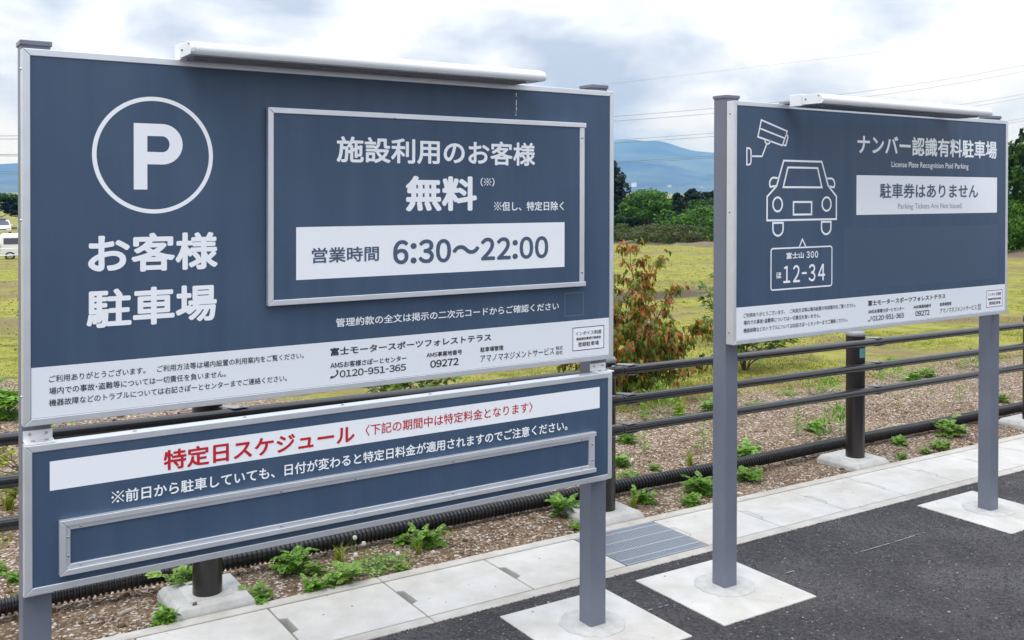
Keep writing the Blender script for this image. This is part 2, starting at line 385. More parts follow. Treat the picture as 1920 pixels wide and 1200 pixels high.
# drain line: lips, covers, grating ------------------------------------------------
gut = struct(MB().box(-12, 18, 3.255, 3.75, -.35, -.30).build('gutter', M_dark))
for v in gut.data.vertices: v.co.z += gz(v.co.x, 0)
def tilted(mb):
    mb.v = [(x, y, z + gz(x, 0)) for x, y, z in mb.v]; return mb
SEG = [1.79 + 1.98 * k for k in range(-7, 9)]
for y0, y1, z1 in ((3.245, 3.303, .004), (3.699, 3.757, .006)):
    for a in SEG:
        tilted(MB().box(a + .002, a + 1.978, y0, y1, -.30, z1)).build('gutter_kerb', M_conc2, gut, bevel=.004)
JO = [1.297 + .4935 * k for k in range(-27, 34)]
def cover_outline(x0, x1, filled):
    y0, y1 = 3.308, 3.694
    return [(x0, y0), (x1, y0), (x1, y1), (x0, y1), (x0, 3.585), (x0 + .030, 3.572), (x0 + .030, 3.455), (x0, 3.442)]
for a in JO:
    if 2.6 < a < 2.9: continue            # the grating lies here
    mb = MB().prism(cover_outline(a + .003, a + .4905, a > 3), 'z', -.06, .004)
    c = tilted(mb).build('drain_cover', M_conc, gut, bevel=.0035)
    plug_z = -.058 if a < 3 else .001
    tilted(MB().prism([(a + .005, 3.446), (a + .031, 3.459), (a + .031, 3.568), (a + .005, 3.581)], 'z', -.055, plug_z)).build('hand_slot', M_mortar if a > 3 else M_conc2, c)
gr = thing('drain_grating', 'galvanised steel bar grating let into the pale concrete drain covers', 'grating', (3.02, 3.5, gz(3.02, 0)))
g0, g1 = 2.782, 3.262
nb = 35
for i in range(nb):
    x = g0 + .006 + (g1 - g0 - .012) * i / (nb - 1)
    tilted(MB().box(x - .0021, x + .0021, 3.312, 3.692, -.026, .004)).build('bar', M_galv, gr)
for y in (3.36, 3.455, 3.553, 3.652):
    tilted(MB().box(g0, g1, y - .0034, y + .0034, -.020, .0052)).build('cross_rod', M_galv, gr)
for y in (3.308, 3.692):
    tilted(MB().box(g0, g1, y, y + .005, -.034, .0045)).build('edge_bar', M_galv, gr)

# square concrete footings with round mortar patches
FT = [(.09, .61), (2.022, 2.535), (2.700, 3.222), (4.645, 5.150)]
FL = ['square footing under the left post of the large sign, cut off by the photo edge',
      'square concrete footing under the right post of the large sign',
      'square concrete footing under the left post of the smaller sign, beside the steel grating',
      'square concrete footing under the right post of the smaller sign']
PX = [.342, 2.252, 2.948, 4.875]
for (a, b), lb, px in zip(FT, FL, PX):
    t = thing('concrete_footing', lb, 'footing', ((a + b) / 2, 2.9, gz((a + b) / 2, 0)), 'square footings in the asphalt')
    tilted(MB().box(a, b, 2.645, 3.160, -.3, .005)).build('slab', M_conc, t, bevel=.003)
    cx, cy = px + .036, 2.925
    ring = [(cx + .125 * math.cos(q * math.pi / 18) * (1 + .03 * math.sin(q * 2.1)), cy + .125 * math.sin(q * math.pi / 18) * (1 + .03 * math.cos(q * 1.7))) for q in range(36)]
    tilted(MB().prism(ring, 'z', -.02, .009)).build('mortar_patch', M_mortar, t, bevel=.003)
# loose and half-bedded aggregate standing proud of the asphalt
def aggregate(n, seed):
    r = np.random.default_rng(seed)
    O = np.array([(1, 0, 0), (-1, 0, 0), (0, 1, 0), (0, -1, 0), (0, 0, 1), (0, 0, -1)], float)
    T = np.array([(0, 2, 4), (2, 1, 4), (1, 3, 4), (3, 0, 4)])
    x = r.uniform(.9, 6.6, n); y = 3.249 - 1.75 * r.random(n) ** 1.25
    ok = np.ones(n, bool)
    mg_ = .010 * r.random(n) ** 3
    for a, b in FT: ok &= ~((x > a + mg_) & (x < b - mg_) & (y > 2.645 + mg_) & (y < 3.160 - mg_))
    x, y = x[ok], y[ok]; n = len(x)
    s = .0018 + .0040 * r.random(n) ** 2
    V = O[None] * (1 + .6 * (r.random((n, 6, 1)) - .5)) * (np.stack([r.uniform(.8, 1.5, n), r.uniform(.7, 1.2, n), r.uniform(.35, .75, n)], -1) * s[:, None])[:, None]
    a = r.uniform(0, 6.28, n); c, q = np.cos(a)[:, None], np.sin(a)[:, None]
    X = V[..., 0] * c - V[..., 1] * q + x[:, None]; Y = V[..., 0] * q + V[..., 1] * c + y[:, None]
    z = np.array([gz(i, 0) for i in x]) + np.where((y > 3.2) | (r.random(n) < 2), .0012, 0)
    W = np.stack([X, Y, V[..., 2] + z[:, None]], -1)[:, :, :]
    F = (T[None] + (np.arange(n) * 6)[:, None, None]).reshape(-1, 3)
    return np_mesh('asphalt_grit', W.reshape(-1, 3), F, M_grit, kind='stuff')
M_grit = island_mat('grit', [(0, (.008, .007, .009)), (.5, (.026, .023, .027)), (.85, (.058, .052, .058)), (.985, (.10, .095, .095)), (1, (.34, .31, .28))], .55, 0, .5)
aggregate(90000, 21)
# chalked layout line across asphalt
ck = MB()
for a, b in ((2.545, 2.62), (2.63, 2.69), (3.30, 3.36), (3.74, 4.02), (4.04, 4.30)):
    n_ = max(2, int((b - a) / .02))
    for i in range(n_):
        if rnd.random() < .12: continue
        x = a + (b - a) * i / n_; yy = 2.905 - .03 * math.sin((x - 2.5) * 1.2) + rnd.uniform(-.001, .001)
        w_ = .0030 * rnd.uniform(.5, 1.3)
        k = len(ck.v); x2 = x + (b - a) / n_ * .98
        ck.add([(x, yy - w_, .004), (x2, yy - w_, .004), (x2, yy + w_, .004), (x, yy + w_, .004)], [(0, 1, 2, 3)])
struct(tilted(ck).build('chalk_line', M_chalk))

# ------------------------------------------------------------------ lettering
CH = {}
def glyph_char(ch):
    if 33 <= ord(ch) <= 126: return chr(ord(ch) + 0xFEE0)
    return ch
TXT = []   # filled below, glyphs made in one go
TEXTS = [
('s1','お客様',(0.496,0.845,1.4175,1.525),'w',.030),
('s1','駐車場',(0.492,0.842,1.269,1.375),'w',.030),
('s1','ご利用ありがとうございます。　ご利用方法等は場内設置の利用案内をご覧ください。',(0.4,1.105,1.135,1.154),'k',.004),
('s1','場内での事故・盗難等については一切責任を負いません。',(0.4,0.868,1.103,1.122),'k',.004),
('s1','機器故障などのトラブルについては右記さぽーとセンターまでご連絡ください。',(0.4,1.052,1.072,1.091),'k',.004),
('s1','管理約款の全文は掲示の二次元コードからご確認ください',(1.209,2.059,1.2215,1.249),'w',.014),
('s1','富士モータースポーツフォレストテラス',(1.191,1.775,1.134,1.159),'k',.018),
('s1','AMSお客様さぽーとセンター',(1.191,1.453,1.095,1.114),'k',.012),
('s1','0120-951-365',(1.222,1.451,1.0645,1.0865),'k',.010),
('s1','AMS事業地番号',(1.526,1.66,1.098,1.115),'k',.012),
('s1','09272',(1.54,1.647,1.0635,1.088),'k',.016),
('s1','駐車場管理',(1.732,1.824,1.098,1.115),'k',.012),
('s1','アマノマネジメントサービス',(1.732,2.039,1.064,1.089),'k',0),
('s1','株式',(2.046,2.077,1.078,1.092),'k',0),
('s1','会社',(2.046,2.077,1.0615,1.0755),'k',0),
('s1','インボイス制度',(2.133,2.253,1.122,1.137),'k',.006),
('s1','適格請求書発行事業者',(2.137,2.25,1.1045,1.115),'k',.010),
('s1','登録駐車場',(2.145,2.241,1.081,1.098),'k',.006),
('n1','施設利用のお客様',(1.203,1.942,1.73,1.8115),'w',.024),
('n1','無料',(1.439,1.706,1.577,1.692),'w',.036),
('n1','(※)',(1.72,1.775,1.659,1.688),'w',.018),
('n1','※但し、特定日除く',(1.773,2.066,1.5755,1.6075),'w',.018),
('n1','営業時間',(1.123,1.346,1.423,1.47),'b',.018),
('n1','6:30～22:00',(1.395,1.999,1.409,1.4865),'b',.027),
('b1','特定日スケジュール',(0.693,1.272,0.8565,0.914),'r',.026),
('b1','〈下記の期間中は特定料金となります〉',(1.309,1.947,0.871,0.9065),'r',.010),
('b1','※前日から駐車していても、日付が変わると特定日料金が適用されますのでご注意ください。',(0.554,2.099,0.7865,0.8225),'w',.018),
('s2','ナンバー認識有料駐車場',(3.708,4.812,1.8135,1.9035),'w',.024),
('s2','License Plate Recognition Paid Parking',(3.954,4.565,1.751,1.785),'w',.008),
('s2','Parking Tickets Are Not Issued.',(4.004,4.515,1.5575,1.591),'g',.004),
('s2','駐車券はありません',(3.87,4.649,1.6145,1.684),'b',.018),
('s2','ご利用ありがとうございます。　ご利用方法等は場内設置の利用案内をご覧ください。',(2.991,3.701,1.128,1.147),'k',.004),
('s2','場内での事故・盗難等については一切責任を負いません。',(2.991,3.463,1.098,1.117),'k',.004),
('s2','機器故障などのトラブルについては右記さぽーとセンターまでご連絡ください。',(2.991,3.647,1.066,1.085),'k',.004),
('s2','富士モータースポーツフォレストテラス',(3.789,4.379,1.127,1.152),'k',.018),
('s2','AMSお客様さぽーとセンター',(3.79,4.054,1.091,1.11),'k',.012),
('s2','0120-951-365',(3.821,4.053,1.057,1.080),'k',.010),
('s2','AMS事業地番号',(4.126,4.263,1.092,1.109),'k',.012),
('s2','09272',(4.141,4.251,1.056,1.081),'k',.016),
('s2','駐車場管理',(4.335,4.428,1.092,1.109),'k',.012),
('s2','アマノマネジメントサービス',(4.335,4.643,1.057,1.082),'k',0),
('s2','株式',(4.652,4.682,1.069,1.083),'k',0),
('s2','会社',(4.652,4.683,1.0535,1.067),'k',0),
('s2','インボイス制度',(4.741,4.86,1.117,1.134),'k',.006),
('s2','適格請求書発行事業者',(4.741,4.86,1.0965,1.107),'k',.010),
('s2','登録駐車場',(4.751,4.854,1.072,1.089),'k',.006),
('s2','富士山',(3.245,3.354,1.359,1.387),'w',.026),
('s2','300',(3.372,3.447,1.3585,1.388),'w',.024),
('s2','ほ',(3.185,3.215,1.279,1.306),'w',.030),
('s2','12-34',(3.227,3.493,1.257,1.332),'w',.012),
]
INK = {'w': M_white, 'k': M_ink, 'b': M_blueink, 'r': M_red, 'g': M_grayink}
def make_glyphs():
    need = set()
    for _, s, *_r in TEXTS:
        latin = 'arking' in s
        if latin: need.add(('L', s))
        else:
            for c in s: need.add(('C', glyph_char(c)))
    tmp = []
    for k in sorted(need):
        if k[1] in '　 ': continue
        cu = bpy.data.curves.new('glyph', 'FONT'); cu.body = k[1]; cu.resolution_u = 4; cu.fill_mode = 'FRONT'
        o = bpy.data.objects.new('glyph', cu); C.objects.link(o); tmp.append((k, o))
    dg = bpy.context.evaluated_depsgraph_get(); dg.update()
    for k, o in tmp:
        me = bpy.data.meshes.new_from_object(o.evaluated_get(dg))
        v = np.array([x.co[:2] for x in me.vertices], float).reshape(-1, 2)
        f = [tuple(q.vertices) for q in me.polygons]
        CH[k] = (v, f); bpy.data.meshes.remove(me)
    for k, o in tmp:
        cu = o.data; bpy.data.objects.remove(o); bpy.data.curves.remove(cu)
make_glyphs()
def reference_mark():
    V = []; F = []
    def quad(a, b, w_):
        d = np.array(b) - np.array(a); d = d / np.hypot(*d); nn = np.array([-d[1], d[0]]) * w_; k = len(V)
        V.extend([np.array(a) - nn, np.array(b) - nn, np.array(b) + nn, np.array(a) + nn]); F.append((k, k + 1, k + 2, k + 3))
    quad((.10, 0), (.90, .80), .032); quad((.10, .80), (.47, .43), .032); quad((.53, .37), (.90, 0), .032)
    for cx_, cy_ in ((.5, .74), (.5, .06), (.14, .4), (.86, .4)):
        k = len(V); V.extend([np.array((cx_ + .085 * math.cos(a), cy_ + .085 * math.sin(a))) for a in np.linspace(0, 2 * math.pi, 13)[:-1]]); F.append(tuple(range(k, k + 12)))
    CH[('C', '※')] = (np.array(V), F)
reference_mark()

def lettering(s, box, r, material, parent, y):
    """one line of print: glyphs set side by side, scaled to its measured box on the board"""
    x0, x1, z0, z1 = box
    parts = []; pen = 0.0
    if 'arking' in s:
        parts.append((CH[('L', s)], 0.0))
    else:
        for c in s:
            if c == '　': pen += .9; continue
            if c == ' ': pen += .20; continue
            g = glyph_char(c); v, f = CH[('C', g)]
            a, b = v[:, 0].min(), v[:, 0].max()
            if g != c or c in '・':
                side = .05 if c in ':-' else .035
                cond = 1.0
                if s in ('12-34', '300', '6:30～22:00') and c.isdigit(): cond = .80 if s != '6:30～22:00' else .88; side = .10 if s != '6:30～22:00' else .06
                if cond != 1: v = v.copy(); v[:, 0] = a + (v[:, 0] - a) * cond; b = v[:, 0].max()
                if c == '・': side = .12
                if c == '-': # a short hyphen
                    v = v.copy(); v[:, 0] = a + (v[:, 0] - a) * .42; b = v[:, 0].max()
                if c in ':(' or c == ')': side = .06
                parts.append(((v, f), pen + side - a)); pen += (b - a) + 2 * side
            else:
                parts.append(((v, f), pen)); pen += 1.0
    V = []; F = []; k = 0
    for (v, f), dx in parts:
        V.append(v + [dx, 0]); F += [tuple(i + k for i in q) for q in f]; k += len(v)
    V = np.concatenate(V)
    lo, hi = V.min(0), V.max(0)
    if material is M_ink: r += .006
    n = 0 if r <= 0 else (4 if r < .014 else 8)
    lo = lo - r; hi = hi + r
    sx, sz = (x1 - x0) / (hi[0] - lo[0]), (z1 - z0) / (hi[1] - lo[1])
    offs = [(0, 0)] + [(r * math.cos(2 * math.pi * i / n + .39), r * math.sin(2 * math.pi * i / n + .39)) for i in range(n)]
    mb = MB(); b = base_of(parent)
    thin = np.concatenate([np.full(len(p[0][0]), .0 if any(p[0][0] is CH[k_][0] for k_ in (('C', '※'),) if k_ in CH) else 1.0) for p in parts])[:, None]
    for i, (ox, oz) in enumerate(offs):
        W = (V + np.array([ox, oz]) * thin - lo) * [sx, sz] + [x0, z0]
        mb.add([(q[0], y - .00035 - .00003 * i, q[1]) for q in W], F)
    o = mb.build('lettering', material, parent)
    return o

def flat(name, pts, material, parent, y):
    """printed flat shape (outline in x,z) on a board facing -Y"""
    return MB().add([(p[0], y, p[1]) for p in pts], [tuple(range(len(pts)))]).build(name, material, parent)

def stroke(name, paths, wd, material, parent, y):
    """printed line drawing: mitred ribbons"""
    mb = MB()
    for pts, closed in paths:
        P = [Vector((p[0], p[1])) for p in pts]; n = len(P); Lf = []; Rt = []
        for i in range(n):
            a = P[i - 1] if (i > 0 or closed) else None
            b = P[(i + 1) % n] if (i < n - 1 or closed) else None
            d1 = (P[i] - a).normalized() if a is not None else (b - P[i]).normalized()
            d2 = (b - P[i]).normalized() if b is not None else d1
            nrm = Vector((-(d1 + d2).y, (d1 + d2).x))
            if nrm.length < 1e-6: nrm = Vector((-d1.y, d1.x))
            nrm.normalize(); kf = 1 / max(.35, nrm.dot(Vector((-d1.y, d1.x))))
            Lf.append(P[i] + nrm * wd / 2 * kf); Rt.append(P[i] - nrm * wd / 2 * kf)
        mb.add([(q.x, y, q.y) for q in Lf + Rt], [(i, (i + 1) % n, n + (i + 1) % n, n + i) for i in range(n if closed else n - 1)])
    return mb.build(name, material, parent)

def frame4(parent, x0, x1, z0, z1, wd, y0, y1, name='frame_rail', butt_right=False, bevel=.0015, wl=None, wr=None):
    """four frame members, mitred at the corners (or butted at the right end)"""
    wl = wl or wd; wr = wr or wd; g = .0004
    if not butt_right:
        T = [(x0 + g, z1), (x1 - g, z1), (x1 - wr - g, z1 - wd), (x0 + wl + g, z1 - wd)]
        B = [(x0 + g, z0), (x0 + wl + g, z0 + wd), (x1 - wr - g, z0 + wd), (x1 - g, z0)]
        Rr_ = [(x1, z0 + g), (x1 - wr, z0 + wd + g), (x1 - wr, z1 - wd - g), (x1, z1 - g)]
    else:
        T = [(x0 + g, z1), (x1, z1), (x1, z1 - wd), (x0 + wl + g, z1 - wd)]
        B = [(x0 + g, z0), (x0 + wl + g, z0 + wd), (x1, z0 + wd), (x1, z0)]
        Rr_ = [(x1 - .006, z0 + wd + .0005), (x1 - .006 - wr, z0 + wd + .0005), (x1 - .006 - wr, z1 - wd - .0005), (x1 - .006, z1 - wd - .0005)]
    Lm = [(x0, z0 + g), (x0, z1 - g), (x0 + wl, z1 - wd - g), (x0 + wl, z0 + wd + g)]
    for k, pts in enumerate((T, B, Lm, Rr_)):
        yy0 = y0 + (.002 if (butt_right and k == 3) else 0)
        MB().prism(pts, 'y', yy0, y1).build(name, M_alu, parent, bevel=bevel)

def bolt_y(parent, x, y, z, r=.0045, mat_=None, name='screw'):
    """round screw head facing -Y, domed with a slot hole"""
    mb = MB(); n = 12; rings = [(r, 0), (r * .92, -.4 * r), (r * .6, -.62 * r), (r * .35, -.64 * r), (r * .3, -.3 * r)]
    V = []; F = []
    for rr, dy in rings: V += [(x + rr * math.cos(2 * math.pi * i / n), y + dy, z + rr * math.sin(2 * math.pi * i / n)) for i in range(n)]
    for j in range(len(rings) - 1): F += [(j * n + i, j * n + (i + 1) % n, (j + 1) * n + (i + 1) % n, (j + 1) * n + i) for i in range(n)]
    F.append(tuple((len(rings) - 1) * n + i for i in range(n)))
    return mb.add(V, F).build(name, mat_ or M_bolt, parent, smooth=True)
def bolt_x(parent, x, y, z, r=.0045):
    n = 10; V = []; F = []
    for rr, dx in ((r, 0), (r * .85, -.5 * r), (r * .3, -.7 * r)): V += [(x + dx, y + rr * math.cos(2 * math.pi * i / n), z + rr * math.sin(2 * math.pi * i / n)) for i in range(n)]
    for j in range(2): F += [(j * n + i, j * n + (i + 1) % n, (j + 1) * n + (i + 1) % n, (j + 1) * n + i) for i in range(n)]
    F.append(tuple(2 * n + i for i in range(n)))
    return MB().add(V, F).build('screw', M_bolt, parent, smooth=True)

PS, PY = .072, 2.889
def sign_post(root, x):
    p = MB().box(x, x + PS, PY, PY + PS, gz(x, 0) - .25, 2.030).build('post', M_post, root, bevel=.0035)
    MB().box(x - .0035, x + PS + .0035, PY - .0035, PY + PS + .0035, 2.0275, 2.041).build('post_cap', M_post, p, bevel=.002)
    MB().box(x + .012, x + PS - .012, 2.868, PY + .001, 1.06, 1.98).build('mounting_rail', M_lampdark, p)
    return p

def lamp_bar(root, x0, x1, yb, yf, zb, zt):
    """long sign lamp: rounded front housing, boxed end, dark base channel"""
    ym = yf + (yb - yf) * .62
    h = zt - zb
    prof = [(ym, zb), (ym, zt)]
    prof += [(yf + (ym - yf) * (.5 - .5 * math.sin(a * math.pi / 2 / 6)), zb + h * (.62 + .38 * math.cos(a * math.pi / 2 / 6))) for a in range(0, 7)]
    prof += [(yf, zb + h * .42), (yf + .004, zb + h * .12), (yf + .014, zb)]
    prof = [(ym, zb), (ym, zt)] + [(yf + .034 * (1 - math.sin(a * math.pi / 16)), zb + h * .40 + h * .58 * math.cos(a * math.pi / 16)) for a in range(0, 9)] + [(yf + .001, zb + h * .18), (yf + .007, zb)]
    lp = MB().prism(prof, 'x', x0 + .012, x1 - .010).build('lamp_housing', M_lamp, root, smooth=True)
    MB().prism([(q[0] * 1 + 0, q[1]) for q in prof], 'x', x0, x0 + .0115).build('end_cap', M_lamp, lp, bevel=.001)
    MB().prism([((q[0] - ym) * .96 + ym, (q[1] - zb) * .93 + zb + .001) for q in prof], 'x', x1 - .0098, x1).build('end_cap', M_lamp, lp, bevel=.002)
    MB().box(x0, x0 + .075, ym + .003, yb, zb - .004, zt + .004).build('driver_box', M_lamp, lp, bevel=.002)
    MB().box(x1 - .12, x1 - .045, ym + .003, yb, zb - .004, zt - .002).build('driver_box', M_lamp, lp, bevel=.002)
    MB().box(x0 + .02, x1 - .055, yf + .045, yb - .02, zb - .006, zb - .0008).build('base_channel', M_lampdark, lp)
    bolt_x(lp, x0 - .0003, ym - .018, zb + h * .55, .005)
    bolt_x(lp, x0 - .0003, yf + .022, zb + h * .8, .0035)
    for i in range(4):
        xx = x0 + .06 + (x1 - x0 - .18) * i / 3
        mb = MB().tube([(xx, yf + .055, zb - .0062), (xx, yf + .055, zb - .0085)], .004, 8)
        mb.build('screw', M_bolt, lp)
    return lp

# ---- large sign -------------------------------------------------------------------
S1 = thing('parking_sign', 'large dark blue car park board with circled P, opening hours panel and schedule board below', 'sign', (1.32, 2.9, gz(1.32, 0)))
for x in (.342, 2.252): sign_post(S1, x)
FY = 2.8315
mbd = MB().box(.350, 2.296, FY, 2.868, 1.037, 2.000).build('main_board', M_panel, S1)
frame4(mbd, .338, 2.308, 1.025, 2.0115, .0185, 2.829, 2.870)
flat('white_strip', [(.3575, 1.0445), (2.2885, 1.0445), (2.2885, 1.1775), (.3575, 1.1775)], M_strip, mbd, FY - .0003)
yp = FY - .0003
# circled P
circ = [(.669 + .1565 * math.cos(a * math.pi / 48), 1.7405 + .1565 * math.sin(a * math.pi / 48)) for a in range(96)]
stroke('ring', [(circ, True)], .0115, M_white, mbd, yp)
def P_shape():
    x0, x1, xs_ = .614, .746, .650
    zt, zb_ = 1.828, 1.645; zm0, zm1 = 1.749, 1.715
    cxp, cz = .6905, (1.828 + 1.715) / 2; ro = (1.828 - 1.715) / 2; ri = (1.7935 - 1.749) / 2
    outer = [(x0, zb_), (xs_, zb_), (xs_, 1.715)] + [(cxp + (x1 - cxp) * math.cos(a), cz + ro * math.sin(a)) for a in [(-math.pi / 2) + math.pi * i / 20 for i in range(21)]] + [(x0, zt)]
    inner = [(xs_, 1.7495)] + [(cxp + (.710 - cxp) * math.cos(a), cz + ri * math.sin(a)) for a in [(-math.pi / 2) + math.pi * i / 16 for i in range(17)]] + [(xs_, 1.7935)]
    bm = bmesh.new()
    vo = [bm.verts.new((q[0], yp, q[1])) for q in outer]; vi = [bm.verts.new((q[0], yp, q[1])) for q in inner]
    es = [bm.edges.new((vo[i], vo[(i + 1) % len(vo)])) for i in range(len(vo))] + [bm.edges.new((vi[i], vi[(i + 1) % len(vi)])) for i in range(len(vi))]
    bmesh.ops.triangle_fill(bm, use_beauty=True, use_dissolve=False, edges=es)
    me = bpy.data.meshes.new('letter_p'); b = base_of(mbd)
    for v in bm.verts: v.co -= b
    bm.to_mesh(me); bm.free(); me.materials.append(M_white)
    o = bpy.data.objects.new('letter_p', me); C.objects.link(o); o.parent = mbd
P_shape()
stroke('code_outline', [([(2.0865, 1.1955), (2.1695, 1.1955), (2.1695, 1.2775), (2.0865, 1.2775)], True)], .0016, M_faint, mbd, yp)
def phone_icon(x0, x1, z0, z1, parent, y):
    """telephone receiver mark"""
    w_, h_ = x1 - x0, z1 - z0
    pts = []
    for i in range(13):
        a = -.1 + 1.35 * i / 12
        pts.append((x0 + w_ * (1.0 - .92 * math.sin(a * .75) ** 1.3 if i else 1.0), z1 - h_ * .9 * math.sin(a * 1.1) if i else z1))
    cpts = [(x0 + w_ * .96, z1 - h_ * .12), (x0 + w_ * .93, z1 - h_ * .45), (x0 + w_ * .68, z1 - h_ * .72), (x0 + w_ * .36, z0 + h_ * .14), (x0 + w_ * .10, z0 + h_ * .10)]
    stroke('phone_mark', [(cpts, False)], h_ * .17, M_ink, parent, y)
    flat('phone_mark', [(x0 + w_ * .74, z1 - h_ * .02), (x0 + w_, z1), (x0 + w_ * 1.02, z1 - h_ * .30), (x0 + w_ * .80, z1 - h_ * .34)], M_ink, parent, y - .00005)
    flat('phone_mark', [(x0, z0 + h_ * .24), (x0 + w_ * .30, z0 + h_ * .36), (x0 + w_ * .34, z0 + h_ * .06), (x0 + w_ * .02, z0 - h_ * .02)], M_ink, parent, y - .00005)
phone_icon(1.191, 1.217, 1.064, 1.089, mbd, yp - .0003)
def invoice(x0, x1, z0, z1, parent):
    flat('invoice_label', [(x0, z0), (x1, z0), (x1, z1), (x0, z1)], M_white, parent, yp - .0001)
    stroke('label_border', [([(x0, z0), (x1, z0), (x1, z1), (x0, z1)], True)], .0028, M_ink, parent, yp - .0002)
invoice(2.122, 2.264, 1.0685, 1.1505, mbd)
for z in (1.10, 1.563, 1.96): bolt_x(mbd, .3378, 2.856, z, .004)
# thin streak of bird lime / sealant run on the board near the lamp end
dr = MB(); zz = 1.988; xx = 1.876
while zz > 1.905:
    h = rnd.uniform(.004, .010); w_ = rnd.uniform(.0006, .0022)
    if rnd.random() > .18: dr.add([(xx - w_, yp - .0002, zz), (xx + w_, yp - .0002, zz), (xx + w_ * .8, yp - .0002, zz - h), (xx - w_ * .7, yp - .0002, zz - h)], [(0, 3, 2, 1)])
    xx += rnd.uniform(-.0012, .0010); zz -= h
dr.build('dried_drip', M_white, mbd)
# notice board on the face
nb_ = MB().box(.995, 2.157, 2.8125, 2.826, 1.310, 1.881).build('notice_board', M_panel, S1)
MB().box(1.02, 2.13, 2.8262, 2.8312, 1.34, 1.85).build('spacer', M_lampdark, nb_)
frame4(nb_, .987, 2.164, 1.302, 1.8885, .0168, 2.8085, 2.8265, butt_right=True, wr=.0215)
flat('hours_panel', [(1.074, 1.375), (2.070, 1.375), (2.070, 1.5335), (1.074, 1.5335)], M_white, nb_, 2.8122)
for z in (1.835, 1.352): bolt_y(nb_, 2.1465, 2.8105, z, .0042)
bolt_y(nb_, 1.40, 2.8085, 1.8735, .0022)
# schedule board
sbd = MB().box(.352, 2.292, FY, 2.868, .592, .963).build('schedule_board', M_panel, S1)
frame4(sbd, .341, 2.303, .581, .974, .0185, 2.829, 2.870)
flat('white_band', [(.4015, .8485), (2.2455, .8485), (2.2455, .9262), (.4015, .9262)], M_white, sbd, FY - .0003)
for k in range(6): 
    mb = MB().tube([(.62 + .31 * k, 2.850, .9741), (.62 + .31 * k, 2.850, .9762)], .005, 10); mb.build('screw', M_bolt, sbd)
# insert slot holder: stepped aluminium frame
slot = MB().box(.44, 2.20, 2.8245, 2.8312, .640, .750).build('insert_slot', M_panel, S1)
frame4(slot, .4225, 2.2185, .621, .768, .0155, 2.814, 2.8313, butt_right=True, wr=.026, wl=.016)
frame4(slot, .4390, 2.192, .6370, .752, .0120, 2.8195, 2.8313, name='inner_frame_rail', wl=.011, wr=.0045)
for x in (.475, 1.03, 1.27, 1.62, 2.155):
    for z in (.7465, .6425): bolt_y(slot, x, 2.8193, z, .0034)
for z in (.722, .672): bolt_y(slot, .4445, 2.8193, z, .0034)
for z in (.725, .667): bolt_y(slot, 2.200, 2.8158, z, .0038)
# brackets: angle pieces between board and posts
for x in (.344, 2.244):
    b = MB().box(x, x + .072, 2.884, 2.8885, .9745, 1.0015).box(x, x + .072, 2.834, 2.884, .9745, .9785).build('bracket', M_brk, S1, bevel=.0008)
    for dx in (.016, .056): bolt_y(b, x + dx, 2.884, .992, .0045)
    for dx in (.020, .054):
        MB().tube([(x + dx, 2.856, .9785), (x + dx, 2.856, .9815)], .0055, 10).build('screw', M_bolt, b)
    b = MB().box(x - .0005, x + .0715, 2.872, 2.8885, .5635, .582).build('bracket', M_brk, S1, bevel=.0008)
    for dx in (.017, .055): bolt_y(b, x + dx, 2.872, .5725, .0052)
lamp_bar(S1, .737, 1.922, 2.885, 2.712, 2.0145, 2.053)
MB().box(.3425, .600, 2.871, 2.8885, 2.0118, 2.0165).box(2.15, 2.300, 2.871, 2.8885, 2.0118, 2.0165).build('top_channel', M_lampdark, S1)
for bid, txt, box, col, r in TEXTS:
    par, y = {'s1': (mbd, yp - .0003), 'n1': (nb_, 2.8120), 'b1': (sbd, yp - .0003)}.get(bid, (None, 0))
    if par is not None: lettering(txt, box, r, INK[col], par, y)

# ---- smaller sign -----------------------------------------------------------------
S2 = thing('parking_sign', 'smaller dark blue board with white camera and car drawing on two posts', 'sign', (3.92, 2.9, gz(3.92, 0)))
for x in (2.948, 4.875): sign_post(S2, x)
mb2 = MB().box(2.941, 4.904, FY, 2.868, 1.031, 2.003).build('main_board', M_panel, S2)
frame4(mb2, 2.931, 4.914, 1.021, 2.012, .0185, 2.829, 2.870, wl=.017)
flat('white_strip', [(2.949, 1.0405), (4.8945, 1.0405), (4.8945, 1.172), (2.949, 1.172)], M_strip, mb2, FY - .0003)
flat('ticket_panel', [(3.704, 1.5405), (4.8175, 1.5405), (4.8175, 1.719), (3.704, 1.719)], M_white, mb2, FY - .0003)
flat('overlay_patch', [(3.62, 1.205), (4.826, 1.205), (4.826, 1.480), (3.62, 1.480)], M_panel2, mb2, FY - .0002)
invoice(4.729, 4.872, 1.0615, 1.1445, mb2)
phone_icon(3.790, 3.814, 1.055, 1.079, mb2, yp - .0003)
for z in (1.07, 1.56, 1.96): bolt_x(mb2, 2.9308, 2.852, z, .0045)
WS = .0082
def arc(cx_, cz_, rx, rz, a0, a1, n=12): return [(cx_ + rx * math.cos(math.radians(a0 + (a1 - a0) * i / n)), cz_ + rz * math.sin(math.radians(a0 + (a1 - a0) * i / n))) for i in range(n + 1)]
stroke('camera_drawing', [([(3.091, 1.940), (3.248, 1.899), (3.219, 1.838), (3.071, 1.870)], True), ([(3.083, 1.905), (3.232, 1.869)], False),
    ([(3.238, 1.884), (3.250, 1.881), (3.252, 1.872), (3.239, 1.838), (3.222, 1.842)], False),
    (arc(3.129, 1.856, .0155, .014, 170, 370), False), ([(3.124, 1.842), (3.096, 1.790), (3.031, 1.789)], False),
    ([(3.007, 1.822)] + arc(3.0165, 1.808, .0145, .014, 80, 0, 5) + arc(3.0165, 1.768, .0145, .014, 0, -80, 5) + [(3.007, 1.754)], True)], .0068, M_white, mb2, yp)
